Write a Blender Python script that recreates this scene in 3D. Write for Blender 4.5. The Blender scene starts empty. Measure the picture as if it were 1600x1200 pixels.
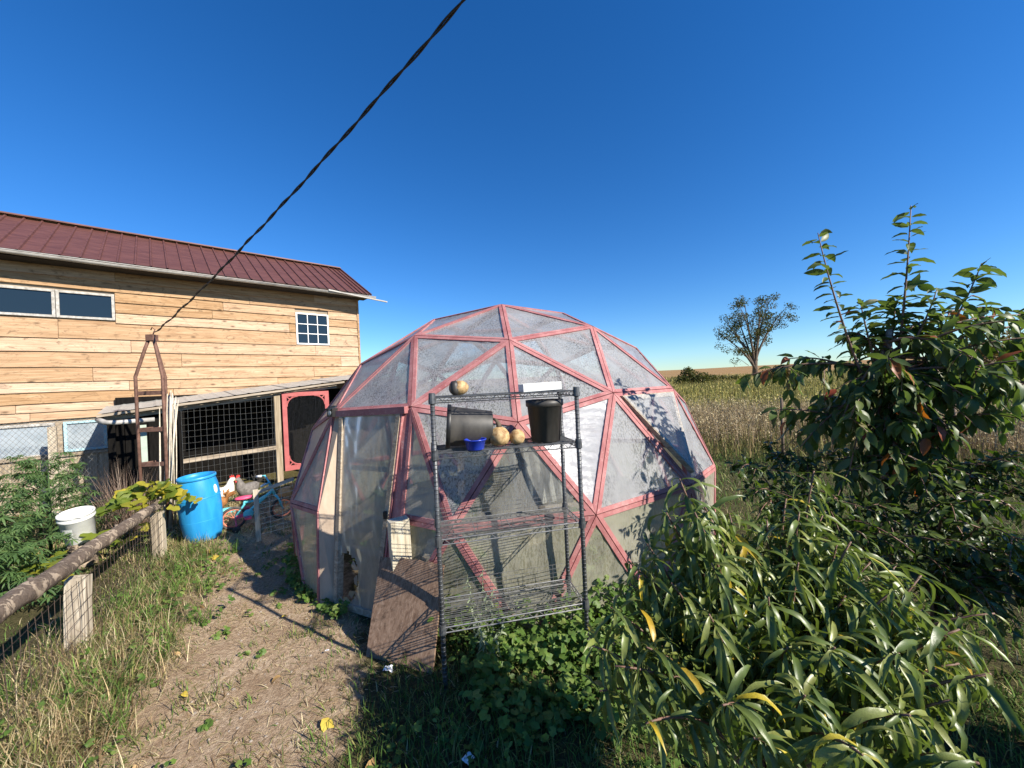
import bpy, math, random
import numpy as np
from mathutils import Vector, Matrix, noise as mnoise

rnd = random.Random(7)
rng = np.random.default_rng(11)
SC = bpy.context.scene
COL = SC.collection
R = math.radians

# ------------------------------------------------------------------ camera
CAM = Vector((-0.273, -5.568, 1.884))
cd = bpy.data.cameras.new('camera')
cam = bpy.data.objects.new('camera', cd)
COL.objects.link(cam)
cd.sensor_fit = 'HORIZONTAL'
cd.sensor_width = 36.0
cd.lens = 598.1 * 36.0 / 1600.0
cd.clip_start = 0.02
cd.clip_end = 4000
_F = Vector((0.0768, 0.99704, -0.0024)).normalized()
_R0 = _F.cross(Vector((0, 0, 1))).normalized()
_U0 = _R0.cross(_F)
_c, _s = math.cos(R(-2.61)), math.sin(R(-2.61))
_RV = _c * _R0 + _s * _U0
_UV = -_s * _R0 + _c * _U0
cam.matrix_world = Matrix(((_RV.x, _UV.x, -_F.x, CAM.x), (_RV.y, _UV.y, -_F.y, CAM.y), (_RV.z, _UV.z, -_F.z, CAM.z), (0, 0, 0, 1)))
SC.camera = cam

# ------------------------------------------------------------------ light
SUN = Vector((0.817, -0.575, 0.0)).normalized() * math.cos(R(33.5)) + Vector((0, 0, math.sin(R(33.5))))
w = bpy.data.worlds.new('World')
SC.world = w
w.use_nodes = True
nt = w.node_tree
bg = nt.nodes['Background']
sky = nt.nodes.new('ShaderNodeTexSky')
sky.sky_type = 'NISHITA'
sky.sun_disc = False
sky.sun_elevation = R(33.5)
sky.sun_rotation = math.atan2(SUN.x, SUN.y)
sky.altitude = 250
sky.air_density = 1.0
sky.dust_density = 0.0
sky.ozone_density = 3.0
hsv = nt.nodes.new('ShaderNodeHueSaturation')
hsv.inputs['Saturation'].default_value = 1.31
nt.links.new(sky.outputs[0], hsv.inputs['Color'])
tint = nt.nodes.new('ShaderNodeMix')
tint.data_type = 'RGBA'
tint.blend_type = 'MULTIPLY'
tint.inputs[0].default_value = 1.0
tint.inputs[7].default_value = (.74, .94, 1.18, 1)
nt.links.new(hsv.outputs[0], tint.inputs[6])
nt.links.new(tint.outputs[2], bg.inputs[0])
bg.inputs[1].default_value = 0.078
sd = bpy.data.lights.new('sun', 'SUN')
sd.energy = 5.0
sd.angle = R(0.53)
sd.color = (1.0, 0.93, 0.82)
so = bpy.data.objects.new('sun', sd)
COL.objects.link(so)
so.rotation_euler = (-SUN).to_track_quat('-Z', 'Y').to_euler()
so.location = (8, -8, 9)
vs = SC.view_settings
vs.view_transform = 'Standard'
vs.look = 'None'
vs.exposure = 0.92
vs.gamma = 1.0
SC.cycles.max_bounces = 8
SC.cycles.transparent_max_bounces = 24
SC.cycles.use_denoising = True

# ------------------------------------------------------------------ helpers: materials
def mat(name):
    m = bpy.data.materials.new(name)
    m.use_nodes = True
    return m, m.node_tree, m.node_tree.nodes['Principled BSDF']

def N(nt, typ, **kw):
    n = nt.nodes.new(typ)
    for k, v in kw.items():
        if k.startswith('i_'):
            n.inputs[int(k[2:]) if k[2:].isdigit() else k[2:].replace('_', ' ')].default_value = v
        else:
            setattr(n, k, v)
    return n

def ramp(nt, fac, stops, interp='LINEAR'):
    r = nt.nodes.new('ShaderNodeValToRGB')
    r.color_ramp.interpolation = interp
    els = r.color_ramp.elements
    while len(els) < len(stops):
        els.new(0.5)
    for e, (p, c) in zip(els, stops):
        e.position = p
        e.color = (c[0], c[1], c[2], 1) if len(c) == 3 else c
    nt.links.new(fac, r.inputs[0])
    return r

def coords(nt, scale=(1, 1, 1), objrand=True):
    tc = nt.nodes.new('ShaderNodeTexCoord')
    mp = nt.nodes.new('ShaderNodeMapping')
    mp.inputs['Scale'].default_value = scale
    nt.links.new(tc.outputs['Object'], mp.inputs[0])
    if objrand:
        oi = nt.nodes.new('ShaderNodeObjectInfo')
        mu = N(nt, 'ShaderNodeMath', operation='MULTIPLY')
        mu.inputs[1].default_value = 57.0
        nt.links.new(oi.outputs['Random'], mu.inputs[0])
        nt.links.new(mu.outputs[0], mp.inputs['Location'])
    return mp.outputs[0]

def noise(nt, vec, scale, detail=4, rough=.55, dist=0.0):
    n = nt.nodes.new('ShaderNodeTexNoise')
    n.inputs['Scale'].default_value = scale
    n.inputs['Detail'].default_value = detail
    n.inputs['Roughness'].default_value = rough
    n.inputs['Distortion'].default_value = dist
    if vec is not None:
        nt.links.new(vec, n.inputs['Vector'])
    return n.outputs['Fac']

def mixc(nt, fac, a, b, mode='MIX'):
    m = nt.nodes.new('ShaderNodeMix')
    m.data_type = 'RGBA'
    m.blend_type = mode
    for sock, v in ((0, fac), (6, a), (7, b)):
        if hasattr(v, 'links'):
            nt.links.new(v, m.inputs[sock])
        else:
            m.inputs[sock].default_value = v if sock == 0 else (v[0], v[1], v[2], 1)
    return m.outputs[2]

def bump(nt, h, bsdf, strength=.3, dist=.01):
    b = nt.nodes.new('ShaderNodeBump')
    b.inputs['Strength'].default_value = strength
    b.inputs['Distance'].default_value = dist
    nt.links.new(h, b.inputs['Height'])
    nt.links.new(b.outputs[0], bsdf.inputs['Normal'])

def mat_simple(name, c1, c2, scale=6, rough=.6, metal=0, bumpk=.15, stretch=(1, 1, 1), spec=.4, bd=.005, detail=5):
    m, nt, b = mat(name)
    v = coords(nt, stretch)
    f = noise(nt, v, scale, detail, .6)
    r = ramp(nt, f, [(.3, c1), (.7, c2)])
    nt.links.new(r.outputs[0], b.inputs['Base Color'])
    b.inputs['Roughness'].default_value = rough
    b.inputs['Metallic'].default_value = metal
    b.inputs['Specular IOR Level'].default_value = spec
    if bumpk:
        bump(nt, f, b, bumpk, bd)
    return m

def mat_wood(name, dark, mid, light, axis=0, knots=True, rough=.75, gscale=1.0, var=.25, grey=None):
    """sawn board: grain runs along the local axis"""
    m, nt, b = mat(name)
    st = [9.0, 9.0, 9.0]
    st[axis] = .55
    v = coords(nt, tuple(s * gscale for s in st))
    g = noise(nt, v, 2.2, 7, .62, 1.6)
    r = ramp(nt, g, [(.28, dark), (.5, mid), (.72, light)])
    out = r.outputs[0]
    if knots:
        st2 = [5.0, 5.0, 5.0]
        st2[axis] = 2.6
        v2 = coords(nt, tuple(st2))
        vo = N(nt, 'ShaderNodeTexVoronoi')
        vo.inputs['Scale'].default_value = 1.0
        nt.links.new(v2, vo.inputs['Vector'])
        kr = ramp(nt, vo.outputs['Distance'], [(.0, (1, 1, 1)), (.06, (.75, .75, .75)), (.16, (0, 0, 0))])
        v3 = coords(nt, (1.6, 3, 3))
        g3 = noise(nt, v3, 2.0, 6, .7, 2.5)
        sm = ramp(nt, g3, [(.54, (0, 0, 0)), (.70, (.75, .75, .75))])
        add = mixc(nt, 1.0, kr.outputs[0], sm.outputs[0], 'LIGHTEN')
        out = mixc(nt, add, out, tuple(c * .38 for c in dark))
    oi = nt.nodes.new('ShaderNodeObjectInfo')
    hs = nt.nodes.new('ShaderNodeHueSaturation')
    mr = N(nt, 'ShaderNodeMapRange')
    mr.inputs[3].default_value = 1 - var
    mr.inputs[4].default_value = 1 + var
    nt.links.new(oi.outputs['Random'], mr.inputs[0])
    nt.links.new(mr.outputs[0], hs.inputs['Value'])
    mr2 = N(nt, 'ShaderNodeMapRange')
    mr2.inputs[3].default_value = 1.12
    mr2.inputs[4].default_value = .82
    nt.links.new(oi.outputs['Random'], mr2.inputs[0])
    nt.links.new(mr2.outputs[0], hs.inputs['Saturation'])
    nt.links.new(out, hs.inputs['Color'])
    nt.links.new(hs.outputs[0], b.inputs['Base Color'])
    b.inputs['Roughness'].default_value = rough
    b.inputs['Specular IOR Level'].default_value = .25
    bump(nt, g, b, .35, .006)
    return m

def mat_leaf(name, cols, trans=.35, rough=.42, spec=.5, back=None):
    """leaf: colour picked per leaf, vein relief, light shining through"""
    m, nt, b = mat(name)
    geo = nt.nodes.new('ShaderNodeNewGeometry')
    oi = nt.nodes.new('ShaderNodeObjectInfo')
    ad = N(nt, 'ShaderNodeMath', operation='ADD')
    nt.links.new(geo.outputs['Random Per Island'], ad.inputs[0])
    nt.links.new(oi.outputs['Random'], ad.inputs[1])
    fr = N(nt, 'ShaderNodeMath', operation='FRACT')
    nt.links.new(ad.outputs[0], fr.inputs[0])
    r = ramp(nt, fr.outputs[0], cols)
    v = coords(nt, (1, 1, 1))
    f = noise(nt, v, 45, 3, .6)
    col = mixc(nt, ramp(nt, f, [(.35, (0, 0, 0)), (.75, (.5, .5, .5))]).outputs[0], r.outputs[0], (.09, .085, .02))
    if back:
        col = mixc(nt, geo.outputs['Backfacing'], col, back)
    nt.links.new(col, b.inputs['Base Color'])
    b.inputs['Roughness'].default_value = rough
    b.inputs['Specular IOR Level'].default_value = spec
    bump(nt, f, b, .2, .002)
    tr = nt.nodes.new('ShaderNodeBsdfTranslucent')
    tc = mixc(nt, 1.0, col, (1.3, 1.5, .5), 'MULTIPLY')
    nt.links.new(tc, tr.inputs[0])
    ms = nt.nodes.new('ShaderNodeMixShader')
    ms.inputs[0].default_value = trans
    nt.links.new(b.outputs[0], ms.inputs[1])
    nt.links.new(tr.outputs[0], ms.inputs[2])
    nt.links.new(ms.outputs[0], nt.nodes['Material Output'].inputs[0])
    return m

def mat_blade(name, trans=.3):
    """grass and stalks: colour stored per blade"""
    m, nt, b = mat(name)
    at = nt.nodes.new('ShaderNodeAttribute')
    at.attribute_name = 'col'
    nt.links.new(at.outputs['Color'], b.inputs['Base Color'])
    b.inputs['Roughness'].default_value = .7
    b.inputs['Specular IOR Level'].default_value = .2
    tr = nt.nodes.new('ShaderNodeBsdfTranslucent')
    nt.links.new(at.outputs['Color'], tr.inputs[0])
    ms = nt.nodes.new('ShaderNodeMixShader')
    ms.inputs[0].default_value = trans
    nt.links.new(b.outputs[0], ms.inputs[1])
    nt.links.new(tr.outputs[0], ms.inputs[2])
    nt.links.new(ms.outputs[0], nt.nodes['Material Output'].inputs[0])
    return m

def mat_film(name, clear, tint, dirt, rough=.28, trl=.45, speck=.5, streak=(7, 7, 1.2)):
    """greenhouse polythene: part see-through, part milky, with condensation specks and streaks"""
    m, nt, b = mat(name)
    out = nt.nodes['Material Output']
    nt.nodes.remove(b)
    v = coords(nt, streak)
    n1 = noise(nt, v, 1.3, 6, .65, .6)
    v2 = coords(nt, (1, 1, .30))
    n2 = noise(nt, v2, 85, 4, .75)
    n3 = noise(nt, coords(nt, (1, 1, 1)), 2.2, 3, .5)
    # specks only where the large patches allow
    pat = ramp(nt, n3, [(.34, (.08, .08, .08)), (.60, (1, 1, 1))])
    sp = ramp(nt, n2, [(.49, (0, 0, 0)), (.57, (1, 1, 1))])
    spm = mixc(nt, 1.0, pat.outputs[0], sp.outputs[0], 'MULTIPLY')
    stk = ramp(nt, n1, [(.35, (0, 0, 0)), (.75, (1, 1, 1))])
    col = mixc(nt, stk.outputs[0], tint, tuple(.55 * a + .45 * d for a, d in zip(tint, dirt)))
    sc = N(nt, 'ShaderNodeMath', operation='MULTIPLY')
    nt.links.new(spm, sc.inputs[0])
    sc.inputs[1].default_value = speck
    col = mixc(nt, sc.outputs[0], col, dirt)
    df = nt.nodes.new('ShaderNodeBsdfDiffuse')
    tl = nt.nodes.new('ShaderNodeBsdfTranslucent')
    gl = nt.nodes.new('ShaderNodeBsdfGlossy')
    gl.inputs['Roughness'].default_value = rough
    gl.inputs['Color'].default_value = (.9, .9, .9, 1)
    nt.links.new(col, df.inputs[0])
    nt.links.new(col, tl.inputs[0])
    tp = nt.nodes.new('ShaderNodeBsdfTransparent')
    tp.inputs[0].default_value = (.93, .95, .93, 1)
    m1 = nt.nodes.new('ShaderNodeMixShader')
    m1.inputs[0].default_value = trl
    nt.links.new(df.outputs[0], m1.inputs[1])
    nt.links.new(tl.outputs[0], m1.inputs[2])
    m2 = nt.nodes.new('ShaderNodeMixShader')
    mr = N(nt, 'ShaderNodeMapRange')
    mr.inputs[1].default_value = .3
    mr.inputs[2].default_value = .75
    mr.inputs[3].default_value = min(1, clear + .20)
    mr.inputs[4].default_value = max(0, clear - .24)
    nt.links.new(n1, mr.inputs[0])
    nt.links.new(mr.outputs[0], m2.inputs[0])
    nt.links.new(m1.outputs[0], m2.inputs[1])
    nt.links.new(tp.outputs[0], m2.inputs[2])
    m3 = nt.nodes.new('ShaderNodeMixShader')
    fr = nt.nodes.new('ShaderNodeLayerWeight')
    fr.inputs[0].default_value = .18
    fm = N(nt, 'ShaderNodeMath', operation='MULTIPLY')
    fm.inputs[1].default_value = .7
    nt.links.new(fr.outputs['Fresnel'], fm.inputs[0])
    nt.links.new(fm.outputs[0], m3.inputs[0])
    nt.links.new(m2.outputs[0], m3.inputs[1])
    nt.links.new(gl.outputs[0], m3.inputs[2])
    nt.links.new(m3.outputs[0], out.inputs[0])
    bp = nt.nodes.new('ShaderNodeBump')
    bp.inputs['Strength'].default_value = .5
    bp.inputs['Distance'].default_value = .012
    nt.links.new(n1, bp.inputs['Height'])
    for s in (df, tl, gl):
        nt.links.new(bp.outputs[0], s.inputs['Normal'])
    return m

# ------------------------------------------------------------------ helpers: meshes
class MB:
    def __init__(s):
        s.v = []
        s.f = []
    def add(s, verts, faces):
        o = len(s.v)
        s.v += [tuple(p) for p in verts]
        s.f += [tuple(o + i for i in f) for f in faces]
        return s
    def box(s, lo, hi, M=None):
        x0, y0, z0 = lo
        x1, y1, z1 = hi
        vs = [Vector(p) for p in ((x0, y0, z0), (x1, y0, z0), (x1, y1, z0), (x0, y1, z0), (x0, y0, z1), (x1, y0, z1), (x1, y1, z1), (x0, y1, z1))]
        if M is not None:
            vs = [M @ p for p in vs]
        return s.add(vs, [(0, 3, 2, 1), (4, 5, 6, 7), (0, 1, 5, 4), (1, 2, 6, 5), (2, 3, 7, 6), (3, 0, 4, 7)])
    def bar(s, a, b, w, t, up=(0, 0, 1)):
        a, b, up = Vector(a), Vector(b), Vector(up)
        d = (b - a)
        L = d.length
        d.normalize()
        sd_ = d.cross(up)
        if sd_.length < 1e-4:
            sd_ = d.cross(Vector((1, 0, 0)))
        sd_.normalize()
        u = sd_.cross(d)
        M = Matrix(((d.x, sd_.x, u.x, a.x), (d.y, sd_.y, u.y, a.y), (d.z, sd_.z, u.z, a.z), (0, 0, 0, 1)))
        return s.box((0, -w / 2, -t / 2), (L, w / 2, t / 2), M)
    def tube(s, path, rad, seg=8, cap=True):
        path = [Vector(p) for p in path]
        n = len(path)
        rads = rad if hasattr(rad, '__len__') else [rad] * n
        vs, fs = [], []
        prev = None
        for i, p in enumerate(path):
            d = (path[min(i + 1, n - 1)] - path[max(i - 1, 0)])
            if d.length < 1e-9:
                d = Vector((0, 0, 1))
            d.normalize()
            if prev is None:
                a = d.orthogonal().normalized()
            else:
                a = prev - d * prev.dot(d)
                a = a.normalized() if a.length > 1e-6 else d.orthogonal().normalized()
            prev = a
            b_ = d.cross(a)
            for k in range(seg):
                t = 2 * math.pi * k / seg
                vs.append(p + (a * math.cos(t) + b_ * math.sin(t)) * rads[i])
        for i in range(n - 1):
            for k in range(seg):
                k2 = (k + 1) % seg
                fs.append((i * seg + k, i * seg + k2, (i + 1) * seg + k2, (i + 1) * seg + k))
        if cap:
            fs.append(tuple(reversed(range(seg))))
            fs.append(tuple((n - 1) * seg + k for k in range(seg)))
        return s.add(vs, fs)
    def lathe(s, prof, seg=24, M=None, mod=None, close=False):
        vs, fs = [], []
        n = len(prof)
        for k in range(seg):
            t = 2 * math.pi * k / seg
            for (r_, z) in prof:
                rr = r_ if mod is None else mod(r_, z, t)
                p = Vector((rr * math.cos(t), rr * math.sin(t), z))
                vs.append(M @ p if M is not None else p)
        for k in range(seg):
            k2 = (k + 1) % seg
            for i in range(n - 1):
                fs.append((k * n + i, k2 * n + i, k2 * n + i + 1, k * n + i + 1))
        return s.add(vs, fs)
    def build(s, name, m, parent=None, smooth=False, **kw):
        me = bpy.data.meshes.new(name)
        me.from_pydata([tuple(p) for p in s.v], [], s.f)
        if smooth:
            me.polygons.foreach_set('use_smooth', [True] * len(me.polygons))
        me.update()
        return link(name, me, m, parent, **kw)

def link(name, me, m=None, parent=None, loc=None, rot=None, label=None, cat=None, group=None, kind=None):
    if m is not None and len(me.materials) == 0:
        me.materials.append(m)
    o = bpy.data.objects.new(name, me)
    COL.objects.link(o)
    if parent is not None:
        o.parent = parent
    if loc is not None:
        o.location = loc
    if rot is not None:
        o.rotation_euler = rot
    tag(o, label, cat, group, kind)
    return o

def tag(o, label=None, cat=None, group=None, kind=None):
    if label: o['label'] = label
    if cat: o['category'] = cat
    if group: o['group'] = group
    if kind: o['kind'] = kind
    return o

def thing(name, label, cat, loc=(0, 0, 0), rotz=0, group=None, rot=None):
    o = bpy.data.objects.new(name, None)
    o.empty_display_size = .1
    COL.objects.link(o)
    o.location = loc
    o.rotation_euler = rot if rot is not None else (0, 0, rotz)
    return tag(o, label, cat, group)

def trimesh(name, V, T, m, parent=None, col=None, smooth=False, **kw):
    """numpy triangles to one mesh object"""
    V = np.asarray(V, dtype=np.float32).reshape(-1, 3)
    T = np.asarray(T, dtype=np.int32).reshape(-1, 3)
    me = bpy.data.meshes.new(name)
    me.vertices.add(len(V))
    me.vertices.foreach_set('co', V.ravel())
    me.loops.add(T.size)
    me.loops.foreach_set('vertex_index', T.ravel())
    me.polygons.add(len(T))
    me.polygons.foreach_set('loop_start', np.arange(0, T.size, 3, dtype=np.int32))
    if smooth:
        me.polygons.foreach_set('use_smooth', np.ones(len(T), dtype=bool))
    me.update(calc_edges=True)
    if col is not None:
        at = me.color_attributes.new('col', 'FLOAT_COLOR', 'POINT')
        c4 = np.ones((len(V), 4), dtype=np.float32)
        c4[:, :3] = col
        at.data.foreach_set('color', c4.ravel())
    return link(name, me, m, parent, **kw)

def blades(P, H, Wd, az, lean, bend, col, col2=None):
    """P (n,3) roots; returns verts, tris, colours of bent tapering blades"""
    n = len(P)
    H = np.broadcast_to(H, n); Wd = np.broadcast_to(Wd, n)
    d = np.stack([np.cos(az), np.sin(az), np.zeros(n)], 1)
    sdv = np.stack([-np.sin(az), np.cos(az), np.zeros(n)], 1)
    up = np.array([0, 0, 1.0])
    mid = P + (d * np.sin(lean)[:, None] + up * np.cos(lean)[:, None]) * (H * .55)[:, None]
    l2 = lean + bend
    tip = mid + (d * np.sin(l2)[:, None] + up * np.cos(l2)[:, None]) * (H * .5)[:, None]
    hw = (Wd / 2)[:, None]
    V = np.stack([P - sdv * hw, P + sdv * hw, mid - sdv * hw * .75, mid + sdv * hw * .75, tip], 1)
    base = np.arange(n)[:, None] * 5
    T = np.concatenate([base + np.array([[0, 1, 3]]), base + np.array([[0, 3, 2]]), base + np.array([[2, 3, 4]])], 0)
    c = np.asarray(col)
    if c.ndim == 1:
        c = np.tile(c, (n, 1))
    C = np.repeat(c[:, None, :], 5, 1)
    if col2 is not None:
        C[:, 4, :] = col2
    return V.reshape(-1, 3), T, C.reshape(-1, 3)

def join(parts):
    Vs, Ts, Cs = [], [], []
    o = 0
    for V, T, C in parts:
        Vs.append(V); Ts.append(T + o); Cs.append(C)
        o += len(V)
    return np.concatenate(Vs), np.concatenate(Ts), np.concatenate(Cs)

def palette(n, cols, jit=.15):
    cols = np.asarray(cols)
    c = cols[rng.integers(0, len(cols), n)]
    return np.clip(c * (1 + rng.normal(0, jit, (n, 1))), .005, 1)

def vnoise(x, y, s, seed=0.0):
    return np.array([mnoise.noise(Vector((a * s + seed, b * s - seed, seed * .37))) for a, b in zip(np.ravel(x), np.ravel(y))]).reshape(np.shape(x))

# ------------------------------------------------------------------ shared materials
M = {}
M['siding'] = mat_wood('pine_siding', (.25, .145, .074), (.39, .25, .142), (.51, .36, .225), 0, True, var=.17)
M['old_wood'] = mat_wood('weathered_wood', (.16, .125, .09), (.33, .27, .20), (.50, .43, .34), 0, False, var=.15)
M['old_wood_z'] = mat_wood('weathered_upright_wood', (.17, .13, .09), (.35, .285, .20), (.52, .45, .34), 2, False, var=.15)
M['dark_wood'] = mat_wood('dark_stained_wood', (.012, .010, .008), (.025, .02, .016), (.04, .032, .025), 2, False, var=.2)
M['shade_black'] = mat_simple('shade_black_boards', (.004, .0035, .003), (.010, .009, .008), 6, .9, 0, .1, (6, 6, 1), .1)  # near-black colour stands in for the deep shade inside the pen
M['roof'] = mat_simple('maroon_roof_steel', (.085, .033, .026), (.15, .062, .048), 3, .5, .15, .08, (1, 4, 1))
M['roof_white'] = mat_simple('dull_white_roof_steel', (.30, .30, .28), (.48, .48, .45), 4, .45, .1, .1, (1, 3, 1))
M['gutter'] = mat_simple('grey_white_gutter', (.26, .245, .22), (.44, .42, .385), 6, .45, 0, .05)
M['white_paint'] = mat_simple('white_frame_paint', (.60, .60, .57), (.78, .78, .75), 14, .55, 0, .1)
m_, nt_, b_ = mat('faded_red_paint')
v_ = coords(nt_, (1, 1, 1))
f1_, f2_, f3_ = noise(nt_, v_, 5, 5, .6), noise(nt_, v_, 38, 6, .7), noise(nt_, coords(nt_, (1, 1, .3)), 90, 3, .6)
c_ = ramp(nt_, f1_, [(.3, (.28, .095, .095)), (.55, (.37, .155, .15)), (.75, (.45, .23, .215))]).outputs[0]
c_ = mixc(nt_, ramp(nt_, f2_, [(.56, (0, 0, 0)), (.72, (.7, .7, .7))]).outputs[0], c_, (.56, .40, .36))
c_ = mixc(nt_, ramp(nt_, f3_, [(.25, (.6, .6, .6)), (.4, (0, 0, 0))]).outputs[0], c_, (.20, .07, .06))
nt_.links.new(c_, b_.inputs['Base Color'])
b_.inputs['Roughness'].default_value = .7
b_.inputs['Specular IOR Level'].default_value = .25
bump(nt_, f2_, b_, .35, .004)
M['pink'] = m_
M['red_door'] = mat_simple('red_door_paint', (.32, .07, .068), (.41, .115, .105), 8, .65, 0, .1)
M['cream'] = mat_simple('cream_plywood', (.33, .25, .18), (.43, .335, .25), 5, .85, 0, .12, (3, 3, .7))
M['steel'] = mat_simple('galvanised_wire', (.30, .30, .29), (.48, .48, .46), 20, .42, .6, 0)
M['rust'] = mat_simple('rusty_steel', (.10, .05, .035), (.22, .12, .085), 18, .75, .2, .2)
M['shelf'] = mat_simple('grey_epoxy_shelf_steel', (.045, .048, .052), (.12, .125, .13), 30, .42, .35, .05)
M['shelf_wire'] = mat_simple('dusty_chrome_wire', (.16, .16, .16), (.33, .33, .32), 30, .38, .6, 0)
M['black_pot'] = mat_simple('dusty_black_plastic', (.007, .007, .007), (.06, .055, .048), 9, .5, 0, .1, (1, 1, .35), .45, .005, 9)
M['black'] = mat_simple('black_plastic', (.010, .010, .010), (.02, .02, .02), 12, .45, 0, 0)
M['blue_plastic'] = mat_simple('blue_drum_plastic', (.010, .19, .46), (.03, .31, .64), 5, .42, 0, .12, (1, 1, .35), .45, .005, 9)
M['bowl_blue'] = mat_simple('dark_blue_plastic', (.012, .03, .30), (.02, .05, .42), 5, .3, 0, 0)
M['gourd'] = mat_simple('dry_gourd_skin', (.20, .10, .035), (.58, .42, .21), 34, .65, 0, .2, (1, 1, 1), .3, .004, 8)
M['bark'] = mat_simple('brown_bark', (.07, .05, .035), (.19, .145, .105), 22, .85, 0, .6, (1, 1, .35), .2, .008)
M['young_bark'] = mat_simple('young_red_brown_bark', (.09, .05, .035), (.22, .12, .08), 40, .6, 0, .2)
M['plywood'] = mat_wood('brown_stained_plywood', (.10, .055, .032), (.20, .125, .080), (.30, .205, .14), 2, True, var=.02, gscale=1.6)
M['glass'] = None
m_, nt_, b_ = mat('window_glass')
b_.inputs['Base Color'].default_value = (.012, .022, .034, 1)
b_.inputs['Roughness'].default_value = .06
b_.inputs['Specular IOR Level'].default_value = .35
bump(nt_, noise(nt_, coords(nt_), 3, 2), b_, .05, .02)
M['glass'] = m_
M['pane_dusty'] = mat_simple('dusty_pane', (.20, .24, .27), (.34, .38, .41), 5, .25, 0, .05)
M['film'] = mat_film('cloudy_polythene', .42, (.80, .81, .83), (.13, .13, .13), .3, .46, .8, (9, 9, 1.0))
M['film_low'] = mat_film('algae_stained_polythene', .46, (.68, .66, .53), (.22, .21, .10), .35, .34, .5, (5, 5, 1.6))
M['film_side'] = mat_film('tan_stained_polythene', .36, (.60, .55, .48), (.26, .22, .17), .4, .30, .35)
M['film_white'] = mat_film('new_white_polythene', .16, (.58, .58, .60), (.40, .41, .43), .16, .30, .2, (2, 2, 12))
M['film_clear'] = mat_film('thin_clear_polythene', .64, (.62, .62, .58), (.22, .21, .17), .3, .35, .5, (5, 5, 1.2))
M['film_door'] = mat_film('crinkled_door_polythene', .36, (.42, .365, .295), (.22, .18, .13), .42, .28, .3, (5, 5, 3))
M['leaf_peach'] = mat_leaf('peach_leaf', [(0, (.07, .115, .026)), (.35, (.115, .165, .036)), (.7, (.17, .215, .05)), (.945, (.25, .27, .07)), (.96, (.50, .40, .03)), (1, (.48, .31, .03))], .24, .40, .5, (.16, .20, .075))
M['leaf_cherry'] = mat_leaf('cherry_leaf', [(0, (.035, .065, .018)), (.4, (.055, .10, .024)), (.75, (.085, .14, .032)), (.95, (.14, .18, .045)), (.97, (.34, .09, .02)), (1, (.32, .05, .035))], .34, .45, .38, (.11, .145, .06))
M['leaf_shrub'] = mat_leaf('shrub_leaf', [(0, (.02, .045, .012)), (.5, (.04, .08, .018)), (.85, (.075, .125, .026)), (1, (.12, .17, .035))], .3, .4, .5)
M['leaf_hemp'] = mat_leaf('fan_leaf', [(0, (.045, .10, .035)), (.5, (.07, .15, .05)), (.85, (.11, .20, .065)), (1, (.16, .24, .08))], .3, .5, .3)
M['leaf_vine'] = mat_leaf('vine_leaf', [(0, (.11, .17, .02)), (.45, (.20, .25, .03)), (.75, (.36, .34, .04)), (1, (.52, .42, .05))], .4, .5, .3)
M['leaf_weed'] = mat_leaf('weed_leaf', [(0, (.06, .125, .025)), (.5, (.10, .19, .036)), (.8, (.15, .24, .05)), (1, (.22, .28, .075))], .35, .5, .3)
M['leaf_silver'] = mat_leaf('silvery_leaf', [(0, (.20, .26, .16)), (1, (.34, .39, .27))], .25, .7, .2)
M['leaf_far'] = mat_leaf('far_leaf', [(0, (.03, .04, .014)), (.6, (.06, .07, .022)), (1, (.13, .11, .03))], .3, .6, .2)
M['leaf_rust'] = mat_leaf('russet_leaf', [(0, (.05, .03, .02)), (.6, (.10, .055, .03)), (1, (.12, .10, .035))], .3, .6, .2)
M['leaf_yellow'] = mat_leaf('fallen_yellow_leaf', [(0, (.60, .45, .03)), (1, (.68, .50, .10))], .2, .6, .2)
M['leaf_tan'] = mat_leaf('fallen_tan_leaf', [(0, (.40, .24, .10)), (1, (.52, .36, .19))], .2, .7, .2)
M['blade'] = mat_blade('grass_blade')
M['stalk'] = mat_blade('dry_stalk', .15)
M['paper'] = mat_simple('white_scrap', (.72, .72, .72), (.85, .85, .85), 6, .6, 0, .1)
M['cable'] = mat_simple('black_cable_rubber', (.012, .012, .012), (.03, .028, .026), 20, .5, 0, .1)

# ================================================================== GROUND
def axis(lo, hi, step, far, g=1.13):
    a = list(np.arange(lo, hi, step))
    s = step
    x = a[-1]
    while x < far:
        s *= g
        x += s
        a.append(x)
    s = step
    x = a[0]
    while x > -far:
        s *= g
        x -= s
        a.insert(0, x)
    return np.array(a)

PATH = np.array([(-1.55, -4.6), (-1.75, -3.5), (-2.0, -2.6), (-2.5, -1.5), (-3.05, -0.7), (-3.35, 0.3), (-3.7, 1.2)])
def path_dist(x, y):
    best = np.full(np.shape(x), 1e9)
    for (ax, ay), (bx, by) in zip(PATH[:-1], PATH[1:]):
        dx, dy = bx - ax, by - ay
        t = np.clip(((x - ax) * dx + (y - ay) * dy) / (dx * dx + dy * dy), 0, 1)
        best = np.minimum(best, np.hypot(x - ax - t * dx, y - ay - t * dy))
    return best

def far_rise(x, y):
    d = np.hypot(x, y + 5.5)
    return np.clip(d - 22, 0, 330) * .0205

def ground_z(x, y):
    x = np.asarray(x, float); y = np.asarray(y, float)
    b = .018 * np.sin(x * 2.1 + .7 * y) * np.cos(y * 1.7 - .4 * x) + .008 * np.sin(x * 5.3 + 1.3) * np.sin(y * 6.1)
    near = np.clip(1 - (np.hypot(x, y) - 12) / 10, 0, 1)
    return b * near - .022 * np.exp(-(path_dist(x, y) / .5) ** 2) + far_rise(x, y)

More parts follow.
